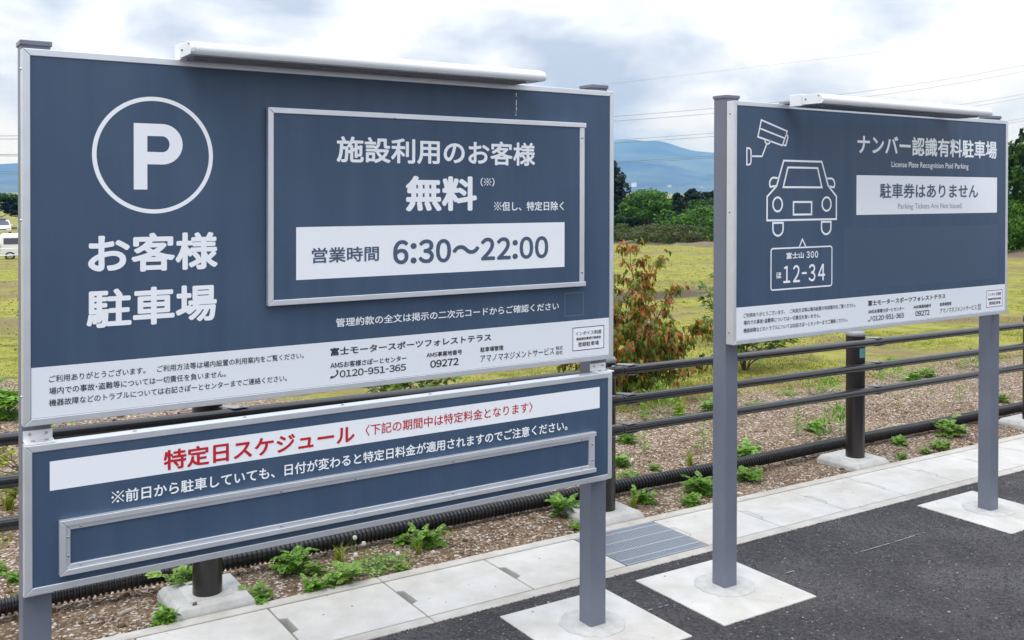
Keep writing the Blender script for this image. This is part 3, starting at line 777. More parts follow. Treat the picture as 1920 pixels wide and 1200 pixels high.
stroke('car_drawing', [([(3.227, 1.7745), (3.469, 1.7745), (3.512, 1.670), (3.567, 1.624), (3.567, 1.524), (3.1275, 1.524), (3.1275, 1.623), (3.184, 1.667)], True),
    ([(3.253, 1.7465), (3.442, 1.7465), (3.470, 1.663), (3.225, 1.663)], True),
    ([(3.190, 1.701)] + arc(3.168, 1.678, .026, .025, 70, 215, 8) + [(3.180, 1.668)], False),
    ([(3.506, 1.703)] + arc(3.529, 1.678, .026, .025, 110, -35, 8) + [(3.516, 1.668)], False),
    (arc(3.191, 1.5905, .0285, .0295, 0, 345, 22), True), (arc(3.502, 1.5905, .0295, .0295, 0, 345, 22), True),
    ([(3.289, 1.600), (3.404, 1.600), (3.404, 1.5465), (3.289, 1.5465)], True),
    ([(3.163, 1.513), (3.225, 1.513)] + arc(3.194, 1.487, .031, .028, 0, -180, 12), True),
    ([(3.469, 1.513), (3.531, 1.513)] + arc(3.500, 1.487, .031, .028, 0, -180, 12), True)], WS, M_white, mb2, yp)
def rrect(x0, x1, z0, z1, r):
    return arc(x1 - r, z1 - r, r, r, 90, 0, 5) + arc(x1 - r, z0 + r, r, r, 0, -90, 5) + arc(x0 + r, z0 + r, r, r, -90, -180, 5) + arc(x0 + r, z1 - r, r, r, 180, 90, 5)
stroke('plate_drawing', [(rrect(3.1525, 3.539, 1.2325, 1.4055, .011), True), ([(3.326, 1.407), (3.346, 1.441), (3.369, 1.407)], False)], .006, M_white, mb2, yp)
lamp_bar(S2, 3.215, 4.425, 2.790, 2.618, 2.001, 2.042)
MB().box(2.9485, 3.16, 2.871, 2.8885, 2.0122, 2.0165).box(4.80, 4.905, 2.871, 2.8885, 2.0122, 2.0165).build('top_channel', M_lampdark, S2)
# short arm that carries the second lamp back to the board
for x in (3.23, 4.33): MB().box(x, x + .04, 2.79, 2.86, 2.012, 2.022).build('lamp_arm', M_lampdark, S2)
for bid, txt, box, col, r in TEXTS:
    if bid == 's2': lettering(txt, box, r, INK[col], mb2, yp - .0003)

# ------------------------------------------------------------------ pipe fence
FX = [-2.87, -.87, 1.121, 3.12, 5.095, 7.085, 9.08, 11.08, 13.08]
FYC = 3.895; RY = 3.803
fe = thing('guard_fence', 'dark brown pipe fence with three horizontal rails running behind both signs', 'fence', (3.12, FYC, gz(3.12, 0)))
RH = (.750, .602, .454)
def lathe(cx, cy, prof, n=24):
    V = []; F = []
    for r, z in prof: V += [(cx + r * math.cos(2 * math.pi * i / n), cy + r * math.sin(2 * math.pi * i / n), z) for i in range(n)]
    for j in range(len(prof) - 1): F += [(j * n + i, j * n + (i + 1) % n, (j + 1) * n + (i + 1) % n, (j + 1) * n + i) for i in range(n)]
    F.append(tuple(range(n))[::-1]); F.append(tuple((len(prof) - 1) * n + i for i in range(n)))
    return MB().add(V, F)
for k, x in enumerate(FX):
    g = gz(x, 0)
    po = lathe(x, FYC, [(.057, g - .15), (.057, g + .792)]).build('fence_post', M_fpost, fe, smooth=True)
    lathe(x, FYC, [(.0595, g + .785), (.0605, g + .790), (.0605, g + .797), (.054, g + .806), (.030, g + .812), (.001, g + .813)]).build('post_cap', M_capm, po, smooth=True)
    for h in RH:
        z = g + h
        for sgn in (1, -1):
            zz = z + sgn * .0235
            MB().add([(x + .030, FYC - .050, zz - .0018), (x + .062, FYC - .030, zz - .0018), (x + .135, RY - .012, zz - .0018), (x + .075, RY - .018, zz - .0018),
                      (x + .030, FYC - .050, zz + .0018), (x + .062, FYC - .030, zz + .0018), (x + .135, RY - .012, zz + .0018), (x + .075, RY - .018, zz + .0018)],
                     [(0, 3, 2, 1), (4, 5, 6, 7), (0, 1, 5, 4), (1, 2, 6, 5), (2, 3, 7, 6), (3, 0, 4, 7)]).build('clamp', M_capm, po, bevel=.0008)  # highlights on the clamps are put into this lighter gray
            MB().tube([(x + .105, RY - .004, zz + sgn * .001), (x + .105, RY - .004, zz + sgn * .0075)], [.009, .006], 10).build('bolt', M_capm, po, smooth=True)
    if k == 4:   # small teal sticker
        st = MB(); V = []; n_ = 10
        for i in range(n_ + 1):
            a = math.radians(-118 + 62 * i / n_)
            V += [(x + .0576 * math.cos(a), FYC + .0576 * math.sin(a), g + .655), (x + .0576 * math.cos(a), FYC + .0576 * math.sin(a), g + .712)]
        st.add(V, [(2 * i, 2 * i + 2, 2 * i + 3, 2 * i + 1) for i in range(n_)]).build('sticker', M_teal, po)
        st = MB()
        for i0, i1, zc in ((4.2, 5.6, .685), (6.4, 8.6, .685), (5.2, 6.4, .672)):
            a0, a1 = math.radians(-118 + 6.2 * i0), math.radians(-118 + 6.2 * i1)
            st.add([(x + .0579 * math.cos(a), FYC + .0579 * math.sin(a), g + zc + dz) for a, dz in ((a0, -.003), (a1, -.003), (a1, .003), (a0, .003))], [(0, 1, 2, 3)])
        st.build('sticker_print', M_blueink, po)
for h in RH:
    for a, b in ((-4.5, -2.98), (-2.972, 3.158), (3.162, 9.26), (9.265, 15.5)):
        n_ = max(2, int((b - a) / 1.0))
        pts = [(a + (b - a) * i / n_, RY, gz(a + (b - a) * i / n_, 0) + h) for i in range(n_ + 1)]
        rl = MB().tube(pts, .0214, 20).build('rail', M_rail, fe, smooth=True)
        # longitudinal seam bead along the back of the rail
        MB().tube([(q[0], RY + .014, q[2] + .0175) for q in pts], .0035, 6).build('seam_bead', M_rail, rl, smooth=True)
    for x0, x1 in ((3.155 - .20, 3.155 - .09), (3.155 - .088, 3.155), (9.06, 9.17)):
        z0, z1 = gz(x0, 0) + h, gz(x1, 0) + h
        sl = MB().tube([(x0, RY, z0), (x1, RY, z1)], .0246, 20).build('sleeve', M_sleeve, fe, smooth=True, bevel=.001)
    for x in (3.10, 3.195, 3.232):
        for sgn in (1, -1):
            zz = gz(x, 0) + h + sgn * (.024 if x < 3.15 else .0212)
            MB().tube([(x, RY - .004, zz), (x, RY - .004, zz + sgn * .0065)], [.0105, .0075], 12).build('bolt', M_capm, fe, smooth=True)

# concrete blocks round the fence posts
blk_labels = {1: 'low concrete block at the foot of the fence post outside the left photo edge', 6: 'low concrete block at the foot of the fence post outside the right photo edge',
              2: 'low concrete block at the foot of the fence post behind the schedule board',
              3: 'low concrete block at the foot of the fence post beside the steel grating',
              4: 'low concrete block at the foot of the fence post with the teal sticker',
              5: 'low concrete block at the foot of the fence post at the far right'}
for k, x in enumerate(FX):
    if k not in blk_labels: continue
    g = gz(x, 0)
    t = thing('fence_footing', blk_labels[k], 'footing', (x, 3.91, g), 'concrete blocks of the pipe fence')
    a, b, y0, y1 = x - .153, x + .153, 3.7575, 4.063
    def ringz(d, z): return [(a + d, y0 + d, z), (b - d, y0 + d, z), (b - d, y1 - d, z), (a + d, y1 - d, z)]
    V = ringz(-.004, g - .1) + ringz(0, g + .012) + ringz(.018, g + .036); F = []
    for j in range(2): F += [(j * 4 + i, j * 4 + (i + 1) % 4, j * 4 + 4 + (i + 1) % 4, j * 4 + 4 + i) for i in range(4)]
    F.append((8, 9, 10, 11))
    MB().add(V, F).build('block', M_mortar, t, bevel=.006)
    MB().box(x - .088, x + .088, 3.825, 3.995, g, g + .0385).build('mortar_bed', M_conc, t, bevel=.002)

# ------------------------------------------------------------------ corrugated pipe
def corrugated():
    n = 16; pitch = .0216; V = []; prof = [(.0, .0275), (.30, .0275), (.42, .0355), (.58, .0372), (.76, .0355), (.88, .0275)]
    x = -5.0; 
    while x < 17:
        for fr, r in prof:
            xx = x + fr * pitch
            cy = 4.150 + .022 * math.sin(xx * 1.6 - 2.0) + .010 * math.sin(xx * 2.7); cz = gz(xx, 0) + .042 + .005 * math.sin(xx * 1.9)
            V += [(xx, cy + r * math.cos(2 * math.pi * i / n), cz + r * math.sin(2 * math.pi * i / n)) for i in range(n)]
        x += pitch
    V = np.array(V); m_ = len(V) // n
    i = np.arange(n); j = np.arange(m_ - 1)[:, None]
    F = np.stack([j * n + i, j * n + (i + 1) % n, (j + 1) * n + (i + 1) % n, (j + 1) * n + i], -1).reshape(-1, 4)
    o = np_mesh('corrugated_pipe', V, F, M_hose, smooth=True)
    if hasattr(o.data, 'set_sharp_from_angle'): o.data.set_sharp_from_angle(angle=math.radians(60))
    return o
tag(corrugated(), 'black corrugated plastic pipe lying on the gravel behind the fence posts', 'pipe')

# ------------------------------------------------------------------ pebbles
def stones(name, n, xr, yr, smin, smax, seed, material, power=2.2, avoid=True):
    r = np.random.default_rng(seed)
    bm = bmesh.new(); bmesh.ops.create_icosphere(bm, subdivisions=1, radius=1.0)
    B = np.array([v.co[:] for v in bm.verts]); T = np.array([[v.index for v in f.verts] for f in bm.faces]); bm.free()
    x = r.uniform(*xr, n); y = yr[0] + (yr[1] - yr[0]) * r.random(n) ** 1.15
    ms = np.sin(x * 3.1 + 1.3 * np.sin(y * 4.0)) + np.sin(y * 5.3 + x * 1.7 + 2) + .8 * np.sin(x * 8.3 - y * 6.1) * np.sin(y * 9.7 + x * 2.2)
    kp = ms > -1.9 + 3.2 * r.random(n)
    x, y = x[kp], y[kp]; n = len(x)
    s = smin + (smax - smin) * r.random(n) ** power
    V = B[None] * (1 + .34 * (r.random((n, len(B), 1)) - .5))
    V = V * (np.stack([r.uniform(.8, 1.4, n), r.uniform(.7, 1.1, n), r.uniform(.45, .75, n)], -1) * s[:, None])[:, None]
    a = r.uniform(0, 6.28, n); c, q = np.cos(a)[:, None], np.sin(a)[:, None]
    X = V[..., 0] * c - V[..., 1] * q; Yv = V[..., 0] * q + V[..., 1] * c
    z = np.array([zs_soil(i, j) for i, j in zip(x, y)]) + s * .22
    W = np.stack([X + x[:, None], Yv + y[:, None], V[..., 2] + z[:, None]], -1)
    F = (T[None] + (np.arange(n) * len(B))[:, None, None]).reshape(-1, 3)
    return np_mesh(name, W.reshape(-1, 3), F, material, kind='stuff')
M_peb = island_mat('pebble', [(0, (.055, .033, .018)), (.35, (.120, .076, .043)), (.62, (.20, .137, .084)), (.82, (.29, .225, .16)), (.95, (.56, .50, .42)), (1, (.20, .21, .23))], .85, 0, .3)
stones('gravel', 34000, (-.6, 7.2), (3.775, 4.9), .0015, .0068, 1, M_peb, 2.6)
stones('gravel', 36000, (1.0, 12), (4.4, 6.1), .0018, .0078, 2, M_peb, 2.6)
stones('gravel', 900, (-.6, 8), (3.80, 5.5), .008, .018, 5, M_peb, 2.0)
stones('gravel', 5000, (-.5, 2.2), (4.9, 9), .003, .014, 6, M_peb)
# a few large stones that can be told apart
def big_stone(x, y, s, label, col, z=None, sq=.6, seed=0):
    r = random.Random(seed); bm = bmesh.new(); bmesh.ops.create_icosphere(bm, subdivisions=2, radius=1.0)
    M = mat('stone_' + str(seed), col, .9, col2=tuple(c * .7 for c in col), vscale=60, bump=.4, bscale=120)
    for v in bm.verts:
        k = 1 + .16 * math.sin(v.co.x * 3 + seed) * math.cos(v.co.y * 4 + seed * 2) + r.uniform(-.05, .05)
        v.co = Vector((v.co.x * 1.25, v.co.y * .85, v.co.z * sq)) * s * k
    me = bpy.data.meshes.new('stone'); bm.to_mesh(me); bm.free(); me.materials.append(M)
    me.polygons.foreach_set('use_smooth', [True] * len(me.polygons))
    o = bpy.data.objects.new('stone', me); C.objects.link(o)
    o.location = (x, y, (zs_soil(x, y) + s * sq * .5) if z is None else z); o.rotation_euler = (0, 0, r.uniform(0, 6))
    return tag(o, label, 'stone', 'loose stones on the gravel')
big_stone(1.045, 3.80, .009, 'small brown stone lying on the concrete block of a fence post', (.16, .12, .09), gz(1.05, 0) + .036 + .0045, seed=1)
big_stone(1.82, 3.86, .017, 'pale beige stone beside the clover patch', (.50, .42, .36), seed=2)
big_stone(1.62, 3.90, .018, 'flat tan stone in the soil between two weeds below the schedule board', (.38, .27, .20), seed=3, sq=.35)
big_stone(.82, 3.98, .017, 'light grey brown stone just in front of the corrugated pipe', (.40, .33, .26), seed=4)
big_stone(1.315, 3.90, .016, 'grey stone beside the concrete block behind the schedule board', (.36, .34, .31), seed=5)
big_stone(4.02, 3.83, .020, 'flat cream stone near the drain covers between the two post bases', (.55, .48, .40), seed=6, sq=.3)

# ------------------------------------------------------------------ leaves and plants
def lobed_leaf(L_, r):
    """pinnately cut leaf in local coordinates: x forward, z up; returns verts, quads"""
    V = []; F = []
    def lobe(bx, bz, ang, ln, wd):
        d = Vector((math.cos(ang), math.sin(ang), 0)); nrm = Vector((-d.y, d.x, 0)); b = Vector((bx, 0, bz))
        k = len(V); tip = b + d * ln + Vector((0, 0, -.25 * ln)); mid = b + d * ln * .58 + Vector((0, 0, -.02 * ln))
        V.extend([b, mid + nrm * wd, tip, mid - nrm * wd]); F.append((k, k + 1, k + 2, k + 3))
    rise = r.uniform(.1, .5)
    def rz(t): return L_ * (rise * t - .62 * t * t)
    for t in (.30, .50, .70):
        for s in (1, -1): lobe(L_ * t, rz(t), s * r.uniform(.6, .95), L_ * r.uniform(.30, .40) * (1.15 - t * .3), L_ * .135)
    lobe(L_ * .72, rz(.72), 0, L_ * .36, L_ * .145)
    for t in (.62,): 
        for s in (1, -1): lobe(L_ * t, rz(t) + .001, s * .35, L_ * .34, L_ * .10)
    k = len(V); wq = L_ * .022
    V.extend([Vector((0, -wq, 0)), Vector((0, wq, 0)), Vector((L_ * .8, wq, rz(.8))), Vector((L_ * .8, -wq, rz(.8)))]); F.append((k, k + 1, k + 2, k + 3))
    return V, F
def place(V, yaw, pitch, roll, at):
    Mx = Matrix.Translation(at) @ Matrix.Rotation(yaw, 4, 'Z') @ Matrix.Rotation(-pitch, 4, 'Y') @ Matrix.Rotation(roll, 4, 'X')
    return [Mx @ v for v in V]
G_dark = island_mat('weed_green', [(0, (.075, .17, .018)), (.5, (.16, .34, .035)), (1, (.28, .48, .07))], .5, .35)
G_pale = island_mat('weed_pale', [(0, (.13, .25, .04)), (.6, (.22, .37, .065)), (1, (.34, .46, .11))], .55, .3)
G_yel = island_mat('weed_yellow', [(0, (.14, .20, .015)), (.6, (.27, .33, .025)), (1, (.40, .42, .05))], .55, .3)
M_flower = mat('clover_flower', (.75, .76, .66), .8, bump=.6, bscale=300, col2=(.6, .65, .45), vscale=150)
def weed_mesh(kind, seed):
    r = random.Random(seed); mb = MB()
    if kind == 'lobed':
        for st in range(r.randint(8, 11)):
            ya = r.uniform(0, 6.28); lean = r.uniform(.1, .75); h = r.uniform(.35, .85)
            tipx = Vector((math.cos(ya) * lean * .55, math.sin(ya) * lean * .55, h * .62))
            for i in range(r.randint(4, 6)):
                t = .2 + .8 * i / 5; b = tipx * t
                V, F = lobed_leaf(r.uniform(.32, .50) * (1.15 - .3 * t), r)
                mb.add(place(V, ya + (i * 2.4) + r.uniform(-.4, .4), r.uniform(-.1, .8), r.uniform(-.4, .4), b), F)
            mb.tube([(0, 0, -.03), tuple(tipx * .5), tuple(tipx)], [.012, .009, .005], 4)
    elif kind == 'clover':
        for i in range(90):
            a = r.uniform(0, 6.28); d = r.random() ** .6; b = Vector((math.cos(a) * d * 1.0, math.sin(a) * d * .55, r.uniform(.08, .30) * (1.15 - d * .6)))
            for k in range(3):
                an = a + k * 2.094; ln = r.uniform(.07, .10)
                V = [Vector((0, 0, 0)), Vector((ln * .7, ln * .5, .01)), Vector((ln * 1.05, 0, 0)), Vector((ln * .7, -ln * .5, .01))]
                mb.add(place(V, an, r.uniform(-.3, .3), 0, b), [(0, 1, 2, 3)])
            if i % 3 == 0: mb.tube([(b.x * .7, b.y * .7, 0), tuple(b)], .004, 3, False)
    elif kind == 'grass':
        for i in range(46):
            a = r.uniform(0, 6.28); ln = r.uniform(.45, 1.0); le = r.uniform(.1, .75); wv = r.uniform(.014, .026)
            V = []; 
            for j, t in enumerate((0, .35, .7, 1)):
                x = le * ln * t * t; z = ln * t * (1 - .25 * le * t); w_ = wv * (1 - t * .9)
                V += [Vector((x + .03, -w_, z)), Vector((x + .03, w_, z))]
            mb.add(place(V, a, 0, 0, Vector((r.uniform(-.1, .1), r.uniform(-.1, .1), 0))), [(2 * j, 2 * j + 2, 2 * j + 3, 2 * j + 1) for j in range(3)])
    elif kind == 'dense':     # round bright cushion of fine leaves
        for i in range(230):
            a = r.uniform(0, 6.28); el = math.asin(r.uniform(0, 1)); d = r.uniform(.6, 1.0)
            b = Vector((math.cos(a) * math.cos(el) * d * .55, math.sin(a) * math.cos(el) * d * .55, math.sin(el) * d * .85))
            ln = r.uniform(.13, .22); V = [Vector((0, 0, 0)), Vector((ln * .5, ln * .16, 0)), Vector((ln, 0, 0)), Vector((ln * .5, -ln * .16, 0))]
            mb.add(place(V, a + r.uniform(-.5, .5), el + r.uniform(-.4, .4), r.uniform(-1, 1), b), [(0, 1, 2, 3)])
    elif kind == 'sparse':    # thin upright seedling
        mb.tube([(0, 0, -.03), (.05, .02, .5), (.03, .05, .95)], [.018, .013, .006], 5)
        for i in range(14):
            t = .15 + .8 * i / 13; a = i * 2.4 + r.uniform(-.3, .3); ln = r.uniform(.25, .42) * (1.1 - .5 * t)
            V = [Vector((0, 0, 0)), Vector((ln * .5, ln * .2, .05 * ln)), Vector((ln, 0, -.15 * ln)), Vector((ln * .5, -ln * .2, .05 * ln))]
            mb.add(place(V, a, r.uniform(.0, .7), 0, Vector((.05 * t, .03 * t, t * .95))), [(0, 1, 2, 3)])
    me = bpy.data.meshes.new('weed'); me.from_pydata([tuple(v) for v in mb.v], [], mb.f); me.update()
    return me
PROT = {}
for kk, cnt, mt in (('lobed', 5, G_dark), ('lobedp', 3, G_pale), ('clover', 2, G_dark), ('grass', 3, G_yel), ('dense', 2, G_dark), ('sparse', 3, G_pale)):
    PROT[kk] = []
    for i in range(cnt):
        me = weed_mesh('lobed' if kk == 'lobedp' else kk, 31 * i + len(kk)); me.materials.append(mt); PROT[kk].append(me)
# x, y, height, kind, label
A = 'below the schedule board'
WD = [
(1.52,4.06,.115,'lobed','largest leafy green weed at the corrugated pipe '+A),
(1.73,4.02,.08,'grass','single thin grass tuft against the corrugated pipe '+A),
(1.61,3.97,.060,'lobedp','small pale weed right of the largest leafy weed '+A),
(1.53,3.785,.075,'lobed','low dark weed at the drain kerb left of the bushy pale weed'),
(1.66,3.80,.115,'lobedp','bushy pale green weed spilling over the drain kerb beside the clover'),
(1.84,3.88,.16,'clover','clover patch with white flower heads near the drain kerb'),
(1.31,3.83,.075,'lobedp','pale weed beside the fence footing behind the schedule board'),
(1.29,3.775,.05,'lobed','low weed between that fence footing and the first whole drain cover'),
(2.17,4.02,.105,'lobed','round leafy weed against the pipe, midway between two fence footings'),
(2.09,4.11,.055,'lobed','small weed just left of the round leafy weed at the pipe'),
(1.93,3.80,.045,'lobedp','tiny pale weed at the right tip of the clover patch'),
(2.01,3.92,.04,'sparse','tiny seedling in bare soil right of the clover patch'),
(2.09,3.95,.05,'grass','thin grass blades in bare soil before the round leafy weed'),
(1.89,3.98,.045,'sparse','seedling behind the clover patch'),
(.94,3.80,.085,'lobed','dark broad-leaved weed at the left corner of the concrete block behind the schedule board'),
(1.075,4.07,.13,'lobedp','weed growing up between pipe and fence post behind the schedule board'),
(2.99,4.05,.12,'lobed','leafy weed left of the fence footing by the grating'),
(2.90,3.84,.05,'lobed','small weed at the drain kerb just left of the large sign post'),
(3.46,3.99,.085,'lobed','leafy weed in front of the pipe beyond the grating'),
(3.36,3.95,.07,'grass','grass tuft next to the fence footing beyond the grating'),
(3.84,3.95,.125,'lobed','bright leafy weed standing left of the smaller sign post'),
(3.66,3.83,.075,'lobed','low leafy weed at the kerb left of the smaller sign post'),
(4.25,3.99,.11,'lobed','leafy weed right of the smaller sign post before the pipe'),
(4.62,4.33,.13,'lobed','dark sprawling weed behind the pipe right of the smaller sign post'),
(5.79,4.07,.075,'lobed','weed growing over the pipe right of the fence post with the sticker'),
(6.30,4.03,.15,'lobedp','large pale weed leaning over the pipe near the right sign post'),
(5.88,3.84,.09,'lobedp','pale weed at the drain kerb below the pipe, left of the right sign post'),
(5.70,3.82,.055,'lobedp','low spreading weed at the kerb, next left of the pale kerb weed'),
(5.47,3.83,.05,'lobed','small weed at the kerb right of the footing with the teal sticker post'),
(5.57,4.42,.17,'dense','round bright green cushion plant behind the fence post with the teal sticker'),
(5.60,4.62,.10,'lobed','small leafy weed left of the round bright cushion plant'),
(5.62,4.80,.11,'sparse','thin pale seedling behind the round bright cushion plant'),
(5.36,4.58,.10,'sparse','thin pale seedling left of the round bright cushion plant'),
(7.85,5.60,.15,'dense','low green clump under the middle rail, left of a pair by the fence post'),
(7.97,5.45,.11,'lobed','small clump next to the low green clump under the middle rail'),
(8.20,5.50,.12,'lobedp','pale clump under the middle rail left of the right sign post'),
(9.05,5.55,.16,'dense','green clump just left of the right sign post under the middle rail'),
(6.43,5.60,.11,'clover','wide low ground cover between the middle and lower rails'),
(6.78,5.45,.12,'dense','green clump left of the sticker fence post between the rails'),
(5.89,5.45,.09,'clover','low ground cover right of the left post of the smaller sign'),
(6.60,5.50,.13,'sparse','thin seedling next to the clump between middle and lower rails'),
(7.36,4.62,.10,'sparse','pale seedling at the lower rail right of the sticker fence post'),
(7.75,4.50,.10,'lobedp','pale weed at the far right behind the pipe'),
(4.93,5.48,.19,'dense','dense green clump between the lower rails, left of the smaller sign post'),
(5.05,5.42,.14,'grass','yellow grass tuft beside the dense green clump'),
(5.38,5.40,.13,'lobed','green weed behind the left post of the smaller sign'),
(4.24,5.05,.10,'lobed','dark low weed under the lowest rail beside the large sign edge'),
(4.12,4.75,.11,'sparse','pale seedling in gravel right of the large sign edge'),
(4.51,4.60,.15,'sparse','taller pale seedling left of the smaller sign post'),
(4.20,4.41,.09,'grass','short grass tuft between the seedlings and the pipe'),
(3.93,4.42,.05,'lobedp','tiny pale weed left of the short grass tuft behind the pipe'),
(3.81,4.60,.09,'lobed','leafy weed at the edge of the large sign just behind the pipe'),
(4.02,4.13,.05,'clover','low clover between the pipe and the bright leafy weed'),
(3.69,4.40,.10,'clover','clover with one white flower head behind the pipe by the large sign edge'),
(.45,4.66,.07,'lobed','small weed in gravel at the lower left photo edge'),
(.52,4.54,.05,'lobed','second small weed in gravel at the lower left photo edge'),
(.60,5.58,.13,'grass','pale grass tuft at the left photo edge between lower rails'),
(.86,8.1,.35,'lobed','leafy plant with reddish tips at the left photo edge above the rails'),
]
WK = {'lobed': 'leafy_weed', 'lobedp': 'leafy_weed', 'clover': 'clover_patch', 'grass': 'grass_tuft', 'dense': 'cushion_plant', 'sparse': 'seedling'}
for i, (x, y, h, k, lb) in enumerate(WD):
    me = PROT[k][i % len(PROT[k])]
    o = bpy.data.objects.new(WK[k], me); C.objects.link(o)
    o.location = (x, y, zs_soil(x, y) - .002); o.rotation_euler = (0, 0, rnd.uniform(0, 6.28))
    s = h * 1.45 if k not in ('clover',) else h * 1.1
    o.scale = (s * 1.05, s * 1.05, s)
    if k == 'clover': o.rotation_euler = (0, 0, rnd.uniform(-.4, .4))
    tag(o, lb, {'clover': 'clover', 'grass': 'grass'}.get(k, 'weed'), 'weeds in the gravel strip')
# white clover flower heads
for x, y, h, lb in ((1.79, 3.98, .115, 'leftmost white clover head standing behind the clover patch'), (1.81, 3.93, .10, 'white clover head beside the leftmost one'),
                    (1.74, 3.86, .085, 'white clover head among the bushy pale weed'), (1.93, 3.84, .06, 'white clover head at the right tip of the patch'),
                    (3.70, 4.36, .10, 'white clover head behind the pipe by the large sign edge')):
    t = thing('clover_flower', lb, 'flower', (x, y, zs_soil(x, y)), 'white clover heads')
    z = zs_soil(x, y)
    MB().tube([(x, y, z), (x + .004, y, z + h * .6), (x, y, z + h)], .0012, 5).build('stem', G_pale, t)
    bm = bmesh.new(); bmesh.ops.create_icosphere(bm, subdivisions=2, radius=.0095)
    r_ = random.Random(5)
    for v in bm.verts: v.co *= r_.uniform(.85, 1.15); v.co.z *= 1.1
    me = bpy.data.meshes.new('flower_head'); bm.to_mesh(me); bm.free(); me.materials.append(M_flower)
    o = bpy.data.objects.new('flower_head', me); C.objects.link(o); o.parent = t; o.location = (0, 0, h + .004)

# tiny seedlings and grass shoots scattered in the gravel: too many and small to count
def small_blades(name, n, fx_, zf, hmin, hmax, wd, material, seed):
    r = np.random.default_rng(seed); x, y = fx_(r, n); n = len(x)
    a = r.uniform(0, 6.28, n); h = hmin + (hmax - hmin) * r.random(n) ** 1.8; le = r.uniform(.1, .8, n) * h
    z = np.array([zf(i, j) for i, j in zip(x, y)])
    dx, dy = np.cos(a), np.sin(a); w_ = wd * r.uniform(.6, 1.4, n)
    b0 = np.stack([x - dy * w_, y + dx * w_, z - .003], -1); b1 = np.stack([x + dy * w_, y - dx * w_, z - .003], -1)
    m0 = np.stack([x + dx * le * .35 - dy * w_ * .8, y + dy * le * .35 + dx * w_ * .8, z + h * .6], -1); m1 = np.stack([x + dx * le * .35 + dy * w_ * .8, y + dy * le * .35 - dx * w_ * .8, z + h * .6], -1)
    tp = np.stack([x + dx * le, y + dy * le, z + h], -1)
    V = np.stack([b0, b1, m1, m0, tp], 1).reshape(-1, 3)
    k = (np.arange(n) * 5)[:, None]
    F = np.concatenate([k + [0, 1, 2], k + [0, 2, 3], k + [3, 2, 4]], 0)
    return np_mesh(name, V, F, material, kind='stuff')
def near_strip(r, n):
    c = r.uniform(-.5, 11, (150,)); d = 3.9 + 2.4 * r.random(150) ** .8
    i = r.integers(0, 150, n); return c[i] + r.normal(0, .045, n), d[i] + r.normal(0, .04, n)
small_blades('grass', 5200, near_strip, zs_soil, .008, .045, .0016, G_yel, 11)
def field_pts(r, n):
    y = 5.75 + 13 * r.random(n) ** 2.0
    x = y * r.uniform(.02, 1.9, n)
    keep = (x < 26) & ((y > 6.15) | (r.random(n) < .4)) & ~((x < 3.2) & (y < 9.5) & (r.random(n) < .75))
    nz = np.sin(x * 1.9 + y) * np.cos(y * 1.7 - x * .6) + np.sin(x * .7 - y * 1.3)
    keep &= (nz > -1.0 + r.random(n)) & (((x - 11.6) * .33) ** 2 + ((y - 14.6) * .75) ** 2 > .8)
    return x[keep], y[keep]
G_field = island_mat('field_grass', [(0, (.09, .13, .016)), (.35, (.175, .20, .026)), (.7, (.26, .255, .042)), (1, (.35, .295, .11))], .8, .5, .1)
small_blades('grass', 150000, field_pts, lambda x, y: (zs_soil(x, y) if y < Y1 else zs_field(x, y)), .005, .020, .0034, G_field, 12)
def far_pts(r, n):
    y = 12 + 60 * r.random(n); x = y * r.uniform(.05, 1.6, n); k = x < 75; return x[k], y[k]
small_blades('grass', 30000, far_pts, zs_field, .008, .028, .018, G_field, 13)

